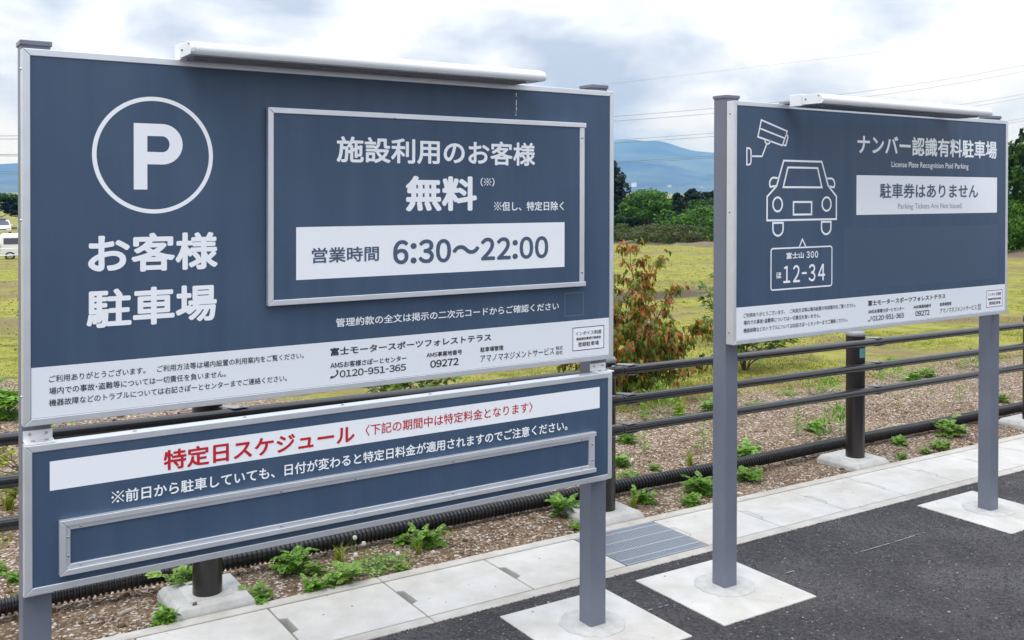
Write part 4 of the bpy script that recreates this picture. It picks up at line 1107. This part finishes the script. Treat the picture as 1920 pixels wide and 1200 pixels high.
# ------------------------------------------------------------------ shrubs
def ovate_leaf(L_, droop, fold=.25):
    """ovate leaf folded on its midrib, tip hanging; x forward"""
    xs_ = [0, .28, .62, 1.0]; ws = [.03, .27, .20, 0.0]; V = []
    for x, w_ in zip(xs_, ws):
        z = -droop * x * x
        V.append(Vector((x * L_ * (1 - .25 * droop * x), 0, z * L_)))
        if w_ > 0.01:
            V.append(Vector((x * L_ * (1 - .25 * droop * x), w_ * L_, (z + fold * w_) * L_))); V.append(Vector((x * L_ * (1 - .25 * droop * x), -w_ * L_, (z + fold * w_) * L_)))
    F = [(0, 3, 4, 1), (0, 2, 5, 3), (3, 6, 7, 4), (3, 5, 8, 6), (6, 9, 7), (6, 8, 9)]
    return V, F
def shrub(name, label, cat, base, stems, leaf_len, leaf_mats, bark, n_leaf, part_leaves, seed, droop=.9, group=None, up=False):
    """stems: list of (azimuth, lean, height); leaves hang in tufts along side twigs"""
    r = random.Random(seed); t = thing(name, label, cat, base, group)
    bx, by, bz = base; tips = []
    sm = MB()
    for az, lean, h in stems:
        P = [Vector((bx, by, bz - .05))]; n = 9
        for i in range(1, n + 1):
            f = i / n
            P.append(Vector((bx + math.cos(az) * lean * f ** 1.1 + r.uniform(-.02, .02) * h, by + math.sin(az) * lean * f ** 1.1 + r.uniform(-.02, .02) * h, bz + h * f * (1 - .12 * lean / h * f))))
        sm.tube(P, [.011 * (1 - .75 * i / n) * max(h, .6) for i in range(n + 1)], 6)
        for i in range(2, n + 1):
            for k in range(r.randint(2, 4)):
                a = r.uniform(0, 6.28); ln = r.uniform(.08, .26) * (1.25 - i / n) * max(h, .7) + .04
                q = P[i] + Vector((math.cos(a) * ln, math.sin(a) * ln, ln * r.uniform(.1, .7)))
                sm.tube([P[i], (P[i] + q) / 2 + Vector((0, 0, -.01)), q], [.0035, .0028, .0015], 4)
                for f in (.45, .75, 1.0): tips.append((P[i].lerp(q, f), a))
        tips.append((P[-1], az))
    st = sm.build('stem', bark, t, smooth=True)
    protos = []
    for j, mt in enumerate(leaf_mats):
        for dr in (droop * .6, droop, droop * 1.3):
            V, F = ovate_leaf(1.0, dr); me = bpy.data.meshes.new('leaf'); me.from_pydata([tuple(v) for v in V], [], F); me.materials.append(mt)
            me.polygons.foreach_set('use_smooth', [True] * len(me.polygons)); protos.append((me, V, F, j))
    made = 0; stuff = [MB() for _ in leaf_mats]
    for i in range(n_leaf):
        q, a = tips[r.randrange(len(tips))]
        q = q + Vector((r.gauss(0, .018), r.gauss(0, .018), r.gauss(0, .018)))
        hi = (q.z - bz) / max(s_[2] for s_ in stems)
        j = 0
        if len(leaf_mats) > 1:
            edge = min(1, math.hypot(q.x - bx, q.y - by) / .5)
            j = 1 if r.random() < .04 + .45 * hi + .22 * edge else 0
        pr = [p for p in protos if p[3] == j]; me, V, F, _ = pr[r.randrange(len(pr))]
        yaw = a + r.uniform(-1.4, 1.4); pit = r.uniform(-.9, .25) if not up else r.uniform(-.1, 1.0); rol = r.uniform(-.5, .5); L_ = leaf_len * r.uniform(.65, 1.2)
        if made < part_leaves and q.y < by + .1:
            o = bpy.data.objects.new('leaf', me); C.objects.link(o); o.parent = t
            o.location = q - Vector(base); o.rotation_mode = 'XYZ'
            o.rotation_euler = (Matrix.Rotation(yaw, 3, 'Z') @ Matrix.Rotation(-pit, 3, 'Y') @ Matrix.Rotation(rol, 3, 'X')).to_euler()
            o.scale = (L_, L_, L_); made += 1
        else:
            stuff[j].add(place([v * L_ for v in V], yaw, pit, rol, q), F)
    for j, mb in enumerate(stuff):
        if mb.v: mb.build('foliage', leaf_mats[j], t, smooth=True, kind='stuff')
    return t
M_bark = mat('bark', (.10, .065, .045), .9, bump=.4, bscale=60)
L_green = island_mat('leaf_green', [(0, (.04, .10, .008)), (.45, (.11, .21, .018)), (.8, (.24, .26, .03)), (1, (.42, .36, .06))], .42, .45, .45)
L_red = island_mat('leaf_red', [(0, (.20, .045, .015)), (.3, (.42, .11, .03)), (.5, (.46, .23, .045)), (.7, (.20, .24, .03)), (.9, (.56, .10, .04)), (1, (.66, .25, .12))], .45, .5, .4)
L_shine = island_mat('leaf_fresh', [(0, (.05, .12, .015)), (.5, (.12, .23, .025)), (1, (.26, .36, .05))], .35, .35, .55)
b = (5.17, 6.2)
shrub('red_leaved_shrub', 'young dogwood shrub with drooping red and green leaves behind the fence, beside the large sign', 'shrub', (b[0], b[1], gz(*b)),
      [(2.6, .30, 1.28), (.1, .10, 1.20), (.2, .38, 1.12), (.5, .62, .92), (-.4, .70, .66), (3.6, .45, 1.0), (1.8, .30, 1.10), (-1.2, .45, .62), (0.1, .95, .50), (-2.4, .6, .6), (4.4, .45, .75), (-.1, .55, .42), (2.9, .7, .5), (-.9, .75, .40), (3.3, .35, .85), (-.3, .42, .88), (4.0, .6, .55), (.3, .62, .60)],
      .052, [L_green, L_red], M_bark, 6800, 300, 5, droop=.95)
b = (7.0, 6.6)
shrub('green_shrub', 'fresh green shrub behind the fence, half hidden by the smaller sign and its left post', 'shrub', (b[0], b[1], gz(*b)),
      [(2.8, .42, .85), (.2, .32, .95), (.9, .25, 1.0), (-.7, .45, .62), (3.5, .55, .80), (1.9, .3, .9), (0, .75, .40), (3.1, .5, .5)],
      .085, [L_shine], M_bark, 1100, 160, 8, droop=.5, up=True)
b = (3.3, 6.45)
shrub('green_shrub', 'green shrub seen only through the slit between the two boards of the large sign', 'shrub', (b[0], b[1], gz(*b)),
      [(2.8, .40, .50), (.2, .45, .50), (1.2, .2, .60), (-.7, .40, .42), (3.5, .45, .46)],
      .085, [L_shine], M_bark, 600, 60, 9, droop=.5, up=True)
b = (.80, 5.35)
shrub('low_shrub', 'low yellow green shrub at the left photo edge between the fence rails', 'shrub', (b[0], b[1], gz(*b)),
      [(2.8, .25, .34), (.2, .10, .38), (1.2, .2, .35), (-.7, .20, .25), (3.5, .35, .30)],
      .05, [G_yel], M_bark, 700, 0, 10, droop=.4, up=True)

# ------------------------------------------------------------------ trees at the far edge of the field
T_dark = island_mat('conifer_leaf', [(0, (.003, .009, .002)), (.6, (.007, .020, .004)), (1, (.018, .040, .007))], .6, .15, .2)
T_mid = island_mat('tree_leaf', [(0, (.006, .022, .002)), (.5, (.020, .060, .004)), (1, (.055, .13, .010))], .6, .25, .2)
T_bright = island_mat('bright_leaf', [(0, (.008, .034, .002)), (.5, (.040, .115, .005)), (1, (.12, .26, .012))], .55, .3, .25)
T_olive = island_mat('olive_leaf', [(0, (.025, .040, .009)), (.5, (.065, .085, .020)), (1, (.14, .15, .045))], .65, .2, .2)
def tree_proto(kind, seed):
    r = np.random.default_rng(seed); rr = random.Random(seed)
    # crown of lobes
    lobes = []
    if kind == 'conifer':
        for i in range(46):
            t = i / 45; z = .12 + .86 * t; w_ = .34 * (1 - t) ** .75 + .03; a = i * 2.4
            lobes.append((math.cos(a) * w_ * .7, math.sin(a) * w_ * .7, z, w_ * .55 + .03, .05 + .035 * (1 - t)))
    elif kind == 'round':
        for i in range(34):
            a = rr.uniform(0, 6.28); el = rr.uniform(-.35, 1.5); d = rr.uniform(.25, .36)
            lobes.append((math.cos(a) * math.cos(el) * d * 1.15, math.sin(a) * math.cos(el) * d * 1.15, .58 + math.sin(el) * d * .95, rr.uniform(.12, .19), rr.uniform(.08, .13)))
    else:
        for i in range(26):
            a = rr.uniform(0, 6.28); d = rr.random() ** .6 * .62
            lobes.append((math.cos(a) * d, math.sin(a) * d, rr.uniform(.12, .78) * (1 - .45 * d), rr.uniform(.14, .22), rr.uniform(.12, .2)))
    V = []; F = []
    n = 5200 // len(lobes)
    for (cx, cy, cz, rw, rh) in lobes:
        d = r.normal(size=(n, 3)); d /= np.linalg.norm(d, axis=1)[:, None]; d *= (.55 + .5 * r.random((n, 1)) ** .5)
        P = np.array([cx, cy, cz]) + d * [rw, rw, rh]
        s = (.016 + .018 * r.random(n))
        nn = d / np.linalg.norm(d, axis=1)[:, None] + .45 * r.normal(size=(n, 3)); nn /= np.linalg.norm(nn, axis=1)[:, None]
        u = np.cross(nn, r.normal(size=(n, 3))); u /= np.linalg.norm(u, axis=1)[:, None] + 1e-9
        w2 = np.cross(nn, u)
        q = np.stack([P - u * s[:, None], P + w2 * s[:, None] * .6, P + u * s[:, None], P - w2 * s[:, None] * .6], 1)
        V.append(q.reshape(-1, 3))
    V = np.concatenate(V); F = np.arange(len(V)).reshape(-1, 4)
    me = bpy.data.meshes.new('crown'); me.from_pydata(V.tolist(), [], F.tolist()); me.update()
    tb = MB(); top = .9 if kind == 'conifer' else .6
    tb.tube([(0, 0, -.05), (.01, 0, top * .4), (-.01, .01, top)], [.028, .020, .006], 7)
    for i in range(7):
        a = i * 2.4; z = .2 + .08 * i
        if kind != 'bush' and z < top: tb.tube([(0, 0, z), (math.cos(a) * .13, math.sin(a) * .13, z + .12), (math.cos(a) * .24, math.sin(a) * .24, z + .2)], [.010, .007, .003], 5)
    mt = bpy.data.meshes.new('trunk'); mt.from_pydata([tuple(v) for v in tb.v], [], tb.f); mt.update(); mt.materials.append(M_bark)
    return me, mt
TP = {k: [tree_proto(k, 10 * j + len(k)) for j in range(2)] for k in ('conifer', 'round', 'bush')}
def tree(kind, leafmat, x, y, h, wd, label, name, cat='tree', z=None):
    me, mt = TP[kind][rnd.randrange(2)]
    key = me.name + leafmat.name
    if key not in tree.cache:
        m2 = me.copy(); m2.materials.clear(); m2.materials.append(leafmat); tree.cache[key] = m2
    zz = gz(x, y) if z is None else z
    t = thing(name, label, cat, (x, y, zz), 'trees along the far edge of the field')
    t.rotation_euler = (0, 0, rnd.uniform(0, 6.28)); t.scale = (wd, wd, h)
    for nm, dm in (('crown', tree.cache[key]), ('trunk', mt)):
        o = bpy.data.objects.new(nm, dm); C.objects.link(o); o.parent = t
    return t
tree.cache = {}
tree('conifer', T_dark, 61.0, 76.0, 8.2, 9.0, 'tall dark conifer rising just right of the large sign', 'conifer_tree')
tree('conifer', T_dark, 58.5, 78.0, 7.0, 8.0, 'dark conifer mostly hidden behind the edge of the large sign', 'conifer_tree')
tree('round', T_mid, 62.0, 72.0, 4.2, 5.0, 'mid green tree between the tall dark conifer and the bright round tree', 'broadleaf_tree')
tree('round', T_bright, 56.5, 64.5, 4.6, 5.0, 'bright green round tree in the middle of the gap between the signs', 'broadleaf_tree')
tree('conifer', T_dark, 64.0, 69.0, 4.3, 5.0, 'small dark conifer right behind the bright round tree', 'conifer_tree')
tree('conifer', T_dark, 63.6, 66.6, 4.6, 5.5, 'dark pointed conifer left of the smaller sign post', 'conifer_tree')
tree('round', T_dark, 65.0, 64.5, 4.6, 6.0, 'dark round tree touching the smaller sign post', 'broadleaf_tree')
tree('round', T_mid, 64.5, 77.0, 4.0, 5.5, 'dark green tree low behind the tall conifer', 'broadleaf_tree')
tree('bush', T_bright, 53.5, 56.5, 3.2, 5.0, 'bright green wide shrub before the dark conifers', 'shrub', 'shrub')
tree('bush', T_bright, 51.5, 53.0, 3.3, 5.0, 'bright green wide shrub beside the smaller sign post', 'shrub', 'shrub')
tree('bush', T_mid, 54.5, 60.5, 2.3, 5.0, 'mid green shrub under the bright round tree', 'shrub', 'shrub')
tree('bush', T_bright, 57.5, 71.5, 2.2, 4.0, 'small bright shrub at the foot of the tall dark conifer', 'shrub', 'shrub')
for (x, y, h, wd, lb) in ((53.5, 67.5, 1.8, 3.6, 'olive scrub clump nearest the large sign at the field edge'), (52.8, 64.3, 1.9, 3.4, 'olive scrub clump second from the large sign at the field edge'),
                          (51.8, 60.8, 1.6, 3.2, 'olive scrub clump below the bright round tree'), (50.2, 57.0, 1.7, 3.4, 'olive scrub clump right of the bright round tree'),
                          (48.8, 54.0, 1.6, 3.2, 'olive scrub clump second from the smaller sign post'), (47.4, 50.8, 1.7, 3.2, 'olive scrub clump nearest the smaller sign post')):
    tree('bush', T_olive, x, y, h, wd, lb, 'scrub', 'shrub')
for (k_, m_, x, y, h, wd, lb) in (
    ('conifer', T_dark, 66.5, 71.5, 4.2, 5.0, 'dark conifer in the back row above the bright round tree'),
    ('round', T_dark, 66.0, 75.5, 4.1, 6.5, 'dark tree in the back row between tall conifer and bright round tree'),
    ('conifer', T_dark, 65.8, 62.0, 4.4, 5.0, 'last dark conifer of the back row at the smaller sign post'),
    ('round', T_mid, 60.5, 61.0, 3.7, 6.0, 'mid green tree before the dark conifers'),
    ('round', T_mid, 58.5, 57.5, 3.6, 6.0, 'mid green tree at the smaller sign post before the dark round tree'),
    ('round', T_mid, 59.5, 69.5, 3.0, 5.5, 'mid green tree left of and below the bright round tree'),
    ('round', T_dark, 68.0, 68.5, 4.6, 7.0, 'widest dark tree of the back row')):
    tree(k_, m_, x, y, h, wd, lb, 'conifer_tree' if k_ == 'conifer' else 'broadleaf_tree')
# right edge, nearer
tree('round', T_mid, 41.8, 22.8, 4.9, 4.6, 'tall mid green tree at the right photo edge beside the smaller sign', 'broadleaf_tree')
tree('round', T_dark, 43.0, 22.0, 5.8, 5.5, 'darkest tree at the right photo edge, behind the mid green ones', 'broadleaf_tree')
tree('bush', T_bright, 35.4, 20.0, 2.4, 1.9, 'fresh green bush before the dark tree at the right photo edge', 'shrub', 'shrub')
tree('bush', T_mid, 35.8, 18.8, 1.2, 2.4, 'low dark bush at the foot of the trees at the right photo edge', 'shrub', 'shrub')
# left edge
tree('round', T_mid, 16.8, 168.0, 5.6, 10.5, 'mid green tree above the parked cars at the left photo edge', 'broadleaf_tree')
tree('round', T_dark, 20.8, 168.0, 4.9, 9.0, 'dark tree next to the left post of the large sign', 'broadleaf_tree')
tree('round', T_dark, 10.0, 170.0, 5.6, 11, 'dark tree just outside the left photo edge', 'broadleaf_tree')
# the same belt of trees goes on behind the signs
for i in range(12):
    f = (i + .5) / 12; x = 18 + 40 * f; y = 112 - 32 * f
    tree(('round', 'conifer', 'round')[i % 3], (T_mid, T_dark, T_bright)[i % 3], x, y, rnd.uniform(3.6, 4.8), rnd.uniform(4.5, 6), 'tree of the far belt hidden behind the large sign', 'broadleaf_tree' if i % 3 != 1 else 'conifer_tree')
for i in range(9):
    f = (i + .5) / 9; x = 47 - 6 * f + 2; y = 48 - 23 * f
    tree(('round', 'bush', 'round')[i % 3], (T_mid, T_bright, T_dark)[i % 3], x + 3, y, rnd.uniform(1.9, 2.6), rnd.uniform(3.5, 4.5), 'tree of the far belt hidden behind the smaller sign', 'broadleaf_tree')
# low bank of bare earth before the trees
M_bank = mat('bank_earth', (.13, .095, .06), .95, col2=(.20, .21, .05), vscale=.9, bump=.5, bscale=6, detail=7, thr=(.5, .62))
def bank():
    P = [(4, 101), (12, 99), (30, 88), (45, 76), (51.5, 66), (51.2, 62), (49.5, 57.5), (47, 52), (44.8, 46), (40, 34), (35.2, 21.5), (34.0, 17.0), (33.2, 12)]
    Q = []
    for i in range(len(P) - 1):
        for k in range(8): f = k / 8; Q.append(((P[i][0] * (1 - f) + P[i + 1][0] * f), (P[i][1] * (1 - f) + P[i + 1][1] * f)))
    V = []; prof = [(-1.1, -.1), (-.7, .05), (-.25, .17), (.2, .21), (.7, .14), (1.3, -.1)]
    for i, (x, y) in enumerate(Q):
        a = Q[max(i - 1, 0)]; b_ = Q[min(i + 1, len(Q) - 1)]; d = Vector((b_[0] - a[0], b_[1] - a[1])).normalized(); nn = Vector((-d.y, d.x))
        for o_, h in prof:
            px, py = x + nn.x * o_, y + nn.y * o_; V.append((px, py, gz(px, py) + h * (1 + .35 * math.sin(i * .9 + o_ * 3)) ))
    m_ = len(prof); F = [(i * m_ + j, i * m_ + j + 1, (i + 1) * m_ + j + 1, (i + 1) * m_ + j) for i in range(len(Q) - 1) for j in range(m_ - 1)]
    return struct(np_mesh('earth_bank', V, F, M_bank, smooth=True))
bank()

# ------------------------------------------------------------------ mountain
M_mount = mat('mountain_forest', (.014, .030, .030), .95, col2=(.075, .105, .060), vscale=.0028, bump=0, detail=12, thr=(.38, .66))
def mountain():
    pro = [(-.2, .012), (.1, .012), (.35, .013), (.5181, .016), (.62, .024), (.70, .033), (.7876, .0406), (.8054, .0423), (.8190, .0458), (.8328, .0508), (.8402, .0525), (.8498, .0530),
           (.8551, .0526), (.8658, .0540), (.8733, .0542), (.8861, .0532), (.95, .050), (1.05, .044), (1.15, .036), (1.28, .029), (1.40, .0255), (1.4559, .0263), (1.4701, .0251), (1.6, .022), (1.9, .016), (2.3, .012)]
    az = np.linspace(-.2, 2.3, 520); el = np.interp(az, [p[0] for p in pro], [p[1] for p in pro])
    rs = np.linspace(3500, 7800, 40); R0 = 6100
    r = np.random.default_rng(4)
    V = []
    for j, rad in enumerate(rs):
        t = (rad - rs[0]) / (R0 - rs[0]); f = (np.clip(t, 0, 1) ** 1.45) if rad <= R0 else 1 - .55 * ((rad - R0) / (rs[-1] - R0)) ** 1.5
        rid = sum(math.sin(1.0) * np.sin(az * k + j * .22 * s_ + ph) / (k ** .55) for k, s_, ph in ((34, 1, 0), (71, -1, 1), (123, 1.4, 2), (217, -1.2, 4), (390, .9, 5)))
        h = el * R0 * f + rid * 40 * math.sin(math.pi * min(max(t, 0), 1)) - 6 + 1.64
        if rad > R0: h = el * R0 * f
        V.append(np.stack([np.cos(az) * rad, np.sin(az) * rad, h - 2], -1))
    V = np.concatenate(V); n = len(az)
    i = np.arange(n - 1); jj = np.arange(len(rs) - 1)[:, None]
    F = np.stack([jj * n + i, jj * n + i + 1, (jj + 1) * n + i + 1, (jj + 1) * n + i], -1).reshape(-1, 4)
    return struct(np_mesh('mountain', V, F, M_mount, smooth=True))
mountain()

M_house = mat('house_white', (.75, .75, .74), .6); M_hroof = mat('house_roof', (.25, .25, .27), .6)
for px_, el_, wd_, hh, lb in ((.8663, .0085, 14, 3, 'pale building low on the mountain slope nearest the large sign'), (.8530, .0040, 18, 3, 'long pale building low on the slope in the gap between the signs'),
                              (.8310, .0045, 5, 9, 'small white tower low on the mountain slope'), (.8010, .0040, 36, 3, 'wide pale building low on the slope beside the smaller sign')):
    D = 4050; bx, by = math.cos(px_) * D, math.sin(px_) * D; z0 = 1.64 + el_ * D
    t = thing('distant_building', lb, 'building', (bx, by, z0), 'buildings on the mountain slope')
    MB().box(bx - 8, bx + 8, by - wd_ / 2, by + wd_ / 2, z0 - 30, z0 + hh).build('wall', M_house, t)
    MB().prism([(by - wd_ / 2 - 1, z0 + hh + .2), (by + wd_ / 2 + 1, z0 + hh + .2), (by, z0 + hh + 4)], 'x', bx - 9, bx + 9).build('roof', M_hroof, t)
# ------------------------------------------------------------------ overhead wires
M_wire = mat('wire', (.10, .11, .13), .6)
WIRES = {
 'upper wire of the highest pair of power lines': [(-200, 18), (15.2, 9.2), (122.5, 16.2), (149.3, 19.3), (184.4, 24.2), (268.1, 37.0), (300, 43)],
 'lower wire of the highest pair of power lines': [(-200, 17), (15.2, 8.8), (122.5, 15.2), (149.3, 18.3), (193.0, 24.1), (268.1, 35.2), (300, 41)],
 'upper wire of the middle pair of power lines': [(-200, 14), (15.2, 6.7), (122.5, 11.5), (149.3, 14.3), (233.5, 24.4), (268.2, 28.8), (300, 33)],
 'lower wire of the middle pair of power lines': [(-200, 13.6), (15.2, 6.5), (122.5, 10.9), (149.3, 13.6), (237.3, 24.0), (268.2, 27.7), (300, 32)],
 'upper wire of the lowest pair of power lines': [(-200, 11), (15.2, 4.3), (122.5, 7.3), (149.3, 9.6), (260.3, 21.4), (268.3, 22.3), (300, 27)],
 'lower wire of the lowest pair of power lines': [(-200, 10.6), (15.2, 4.0), (122.5, 7.0), (149.4, 9.2), (260.4, 20.7), (268.3, 21.6), (300, 26)],
 'faint single wire highest in the sky between the two signs': [(60, 18), (123.0, 23.1), (159.1, 28.5), (268.0, 45.4), (300, 51)]}
for lb, P in WIRES.items():
    Xs = [p[0] for p in P]; co = np.polyfit(Xs[1:-1], [p[1] for p in P[1:-1]], 2 if len(P) > 5 else 1)
    xx = np.linspace(-60 if len(P) > 5 else 60, 310, 90)
    pts = [(x, 150.0, float(np.polyval(co, x))) for x in xx]
    tag(MB().tube(pts, .035 if len(P) > 5 else .018, 5).build('power_line', M_wire, smooth=True), lb, 'wire', 'power lines across the sky')

# ------------------------------------------------------------------ vehicles at the far left
M_carw = mat('car_white', (.78, .79, .80), .25, spec=.6); M_glass = mat('car_glass', (.04, .045, .06), .08, spec=.8)
M_tyre = mat('tyre', (.02, .02, .02), .8); M_rim = mat('rim', (.45, .46, .48), .3, .8); M_lampr = mat('tail_lamp', (.55, .02, .02), .3); M_carb = mat('car_dark', (.03, .03, .035), .25)
M_grille = mat('grille', (.1, .1, .11), .4, .5)
def profile_body(root, name, side, half, material, crown=.10):
    """car body from its side outline (x,z), narrowed towards the roof"""
    zmax = max(p[1] for p in side); n = len(side); V = []
    def yy(z): return half * (1 - crown * max(0, (z - .95)) / (zmax - .95)) if zmax > .95 else half
    V = [(x, -yy(z), z) for x, z in side] + [(x, yy(z), z) for x, z in side]
    F = [tuple(range(n))[::-1], tuple(range(n, 2 * n))] + [(i, (i + 1) % n, n + (i + 1) % n, n + i) for i in range(n)]
    mb = MB().add(V, F); b = root.location
    mb.v = [(v[0] + b.x, v[1] + b.y, v[2] + b.z) for v in mb.v]
    return mb.build(name, material, root, bevel=.05, seg=3, smooth=True)
def loc_build(mb, root, name, material, parent=None, **k):
    b = root.location; mb.v = [(v[0] + b.x, v[1] + b.y, v[2] + b.z) for v in mb.v]; return mb.build(name, material, parent or root, **k)
def wheel(root, x, y, r=.32):
    sgn = -1 if y < 0 else 1
    w_ = loc_build(MB().tube([(x, y - .1, r), (x, y + .1, r)], r, 22), root, 'wheel', M_tyre, bevel=.02, smooth=True)
    loc_build(MB().tube([(x, y + sgn * .095, r), (x, y + sgn * .108, r)], [r * .66, r * .6], 18), root, 'rim', M_rim, w_, smooth=True)
    sp = MB()
    for k in range(5):
        a = k * 2 * math.pi / 5
        ca, sa = math.cos(a), math.sin(a)
        sp.add([(x + ca * .05 - sa * .035, y + sgn * .112, r + sa * .05 + ca * .035), (x + ca * r * .6 - sa * .025, y + sgn * .112, r + sa * r * .6 + ca * .025),
                (x + ca * r * .6 + sa * .025, y + sgn * .112, r + sa * r * .6 - ca * .025), (x + ca * .05 + sa * .035, y + sgn * .112, r + sa * .05 - ca * .035)], [(0, 1, 2, 3)])
    loc_build(sp, root, 'spokes', M_rim, w_)
def van(loc, label):
    t = thing('parked_van', label, 'van', loc)
    side = [(-2.3, .35), (2.2, .30), (2.32, .75), (2.25, 1.05), (1.75, 1.25), (1.25, 1.92), (1.0, 1.97), (-2.2, 1.98), (-2.32, 1.85), (-2.36, .8)]
    profile_body(t, 'body', side, .85, M_carw, .12)
    for s in (-1, 1):
        for x0, x1 in ((-2.1, -.75), (-.68, .35), (.42, 1.12)):
            z0, z1 = 1.22, 1.68; x1b = x1 if x1 < 1 else 1.28
            yb, yt = s * .829, s * .800
            loc_build(MB().add([(x0, yb, z0), (x1b, yb, z0), (x1, yt, z1), (x0, yt, z1)], [(0, 1, 2, 3)]), t, 'side_window', M_glass)
        for x in (-1.72, 1.45): wheel(t, x, s * .78)
        loc_build(MB().box(-2.40, -2.30, s * .80 - .06, s * .80 + .06, .75, 1.25), t, 'tail_lamp', M_lampr, bevel=.01)
        loc_build(MB().box(2.20, 2.33, s * .62 - .12, s * .62 + .12, .70, .88), t, 'headlight', M_glass, bevel=.02)
    loc_build(MB().box(-2.42, -2.34, -.80, .80, .36, .58), t, 'rear_bumper', M_carb, bevel=.02)
    loc_build(MB().add([(1.79, -.72, 1.26), (1.79, .72, 1.26), (1.29, .66, 1.88), (1.29, -.66, 1.88)], [(0, 1, 2, 3)]), t, 'windscreen', M_glass)
    return t
def mpv(loc, rot, label, box=True):
    t = thing('parked_car', label, 'car', loc)
    side = [(-2.1, .35), (2.1, .30), (2.2, .62), (2.05, .90), (1.15, 1.05), (.45, 1.55), (.1, 1.62), (-1.7, 1.60), (-2.1, 1.1), (-2.2, .7)]
    profile_body(t, 'body', side, .86, M_carw, .20)
    for s in (-1, 1):
        loc_build(MB().add([(-1.8, s * .842, 1.08), (.95, s * .842, 1.10), (.38, s * .722, 1.50), (-1.6, s * .722, 1.50)], [(0, 1, 2, 3)]), t, 'side_window', M_glass)
        for x in (-1.35, 1.35): wheel(t, x, s * .78, .30)
        loc_build(MB().box(2.0, 2.17, s * .58 - .18, s * .58 + .18, .68, .82), t, 'headlight', M_rim, bevel=.02)
        loc_build(MB().box(.85, 1.0, s * .98 - .08, s * .98 + .08, 1.05, 1.18), t, 'mirror', M_carw, bevel=.02)
    loc_build(MB().add([(1.20, -.72, 1.07), (1.20, .72, 1.07), (.52, .60, 1.53), (.52, -.60, 1.53)], [(0, 1, 2, 3)]), t, 'windscreen', M_glass)
    loc_build(MB().box(2.12, 2.20, -.35, .35, .55, .68), t, 'grille', M_grille)
    if box: loc_build(MB().prism([(-1.1, 1.66), (.45, 1.66), (.55, 1.78), (.1, 1.92), (-1.0, 1.95), (-1.2, 1.8)], 'y', -.42, .35), t, 'roof_box', M_grille, bevel=.04, smooth=True)
    t.rotation_euler = (0, 0, rot)
    return t
va = van((9.75, 73.5, gz(9.9, 73.5) - .02), 'white van parked sideways at the left photo edge with a black wheel showing')
va.rotation_euler = (0, 0, -.12); va.scale = (1, 1, .88)
mpv((13.6, 132, gz(9.2, 132) + .45), -1.65, 'white car with a grey roof box parked nose on behind the white van')
mpv((16.3, 131, gz(14.6, 131) + .45), -1.5, 'white car next to the post of the large sign behind the white van', False)
# dark car with red lamp just at the edge
dk = thing('parked_car', 'dark car at the left photo edge of which only the red tail lamp shows', 'car', (3.9, 70.2, gz(3.9, 70)))
profile_body(dk, 'body', [(-2.1, .35), (2.05, .35), (2.15, .7), (2.05, 1.15), (1.6, 1.55), (-.6, 1.6), (-1.2, 1.1), (-2.1, .9)], .86, M_carb, .2)
for s in (-1, 1):
    loc_build(MB().box(1.9, 2.18, s * .7 - .12, s * .7 + .12, .8, 1.25), dk, 'tail_lamp', M_lampr, bevel=.02)
    for x in (-1.35, 1.25): wheel(dk, x, s * .78, .30)
# low rope barrier in front of the parked vehicles
lr = thing('low_barrier', 'low white pipe barrier on short posts in front of the parked van', 'barrier', (7.5, 66.5, gz(7.5, 66.5)))
for h in (.35, .75):
    MB().tube([(x, 66.5 + .25 * (x - 7.5), gz(x, 66.5) + h) for x in (-2, 4, 10, 18)], .03, 8).build('pipe', M_carw, lr, smooth=True)
for x in (-2, 0.5, 3, 6.4, 9.6, 13, 16):
    MB().box(x - .04, x + .04, 66.5 + .25 * (x - 7.5) - .04, 66.5 + .25 * (x - 7.5) + .04, gz(x, 66.5) - .2, gz(x, 66.5) + .8).build('barrier_post', M_carw, lr)

# ------------------------------------------------------------------ air
HZ = bpy.data.materials.new('haze'); HZ.use_nodes = True
t = HZ.node_tree; t.nodes.clear(); o_ = t.nodes.new('ShaderNodeOutputMaterial'); pv = t.nodes.new('ShaderNodeVolumePrincipled')
pv.inputs['Color'].default_value = (.10, .36, 1.0, 1); pv.inputs['Absorption Color'].default_value = (1, 1, 1, 1); pv.inputs['Density'].default_value = .00018
t.links.new(pv.outputs[0], o_.inputs['Volume'])
hz = MB().box(-9400, 9400, -9400, 9400, -8.0, 365).build('haze', HZ)
hz['kind'] = 'stuff'
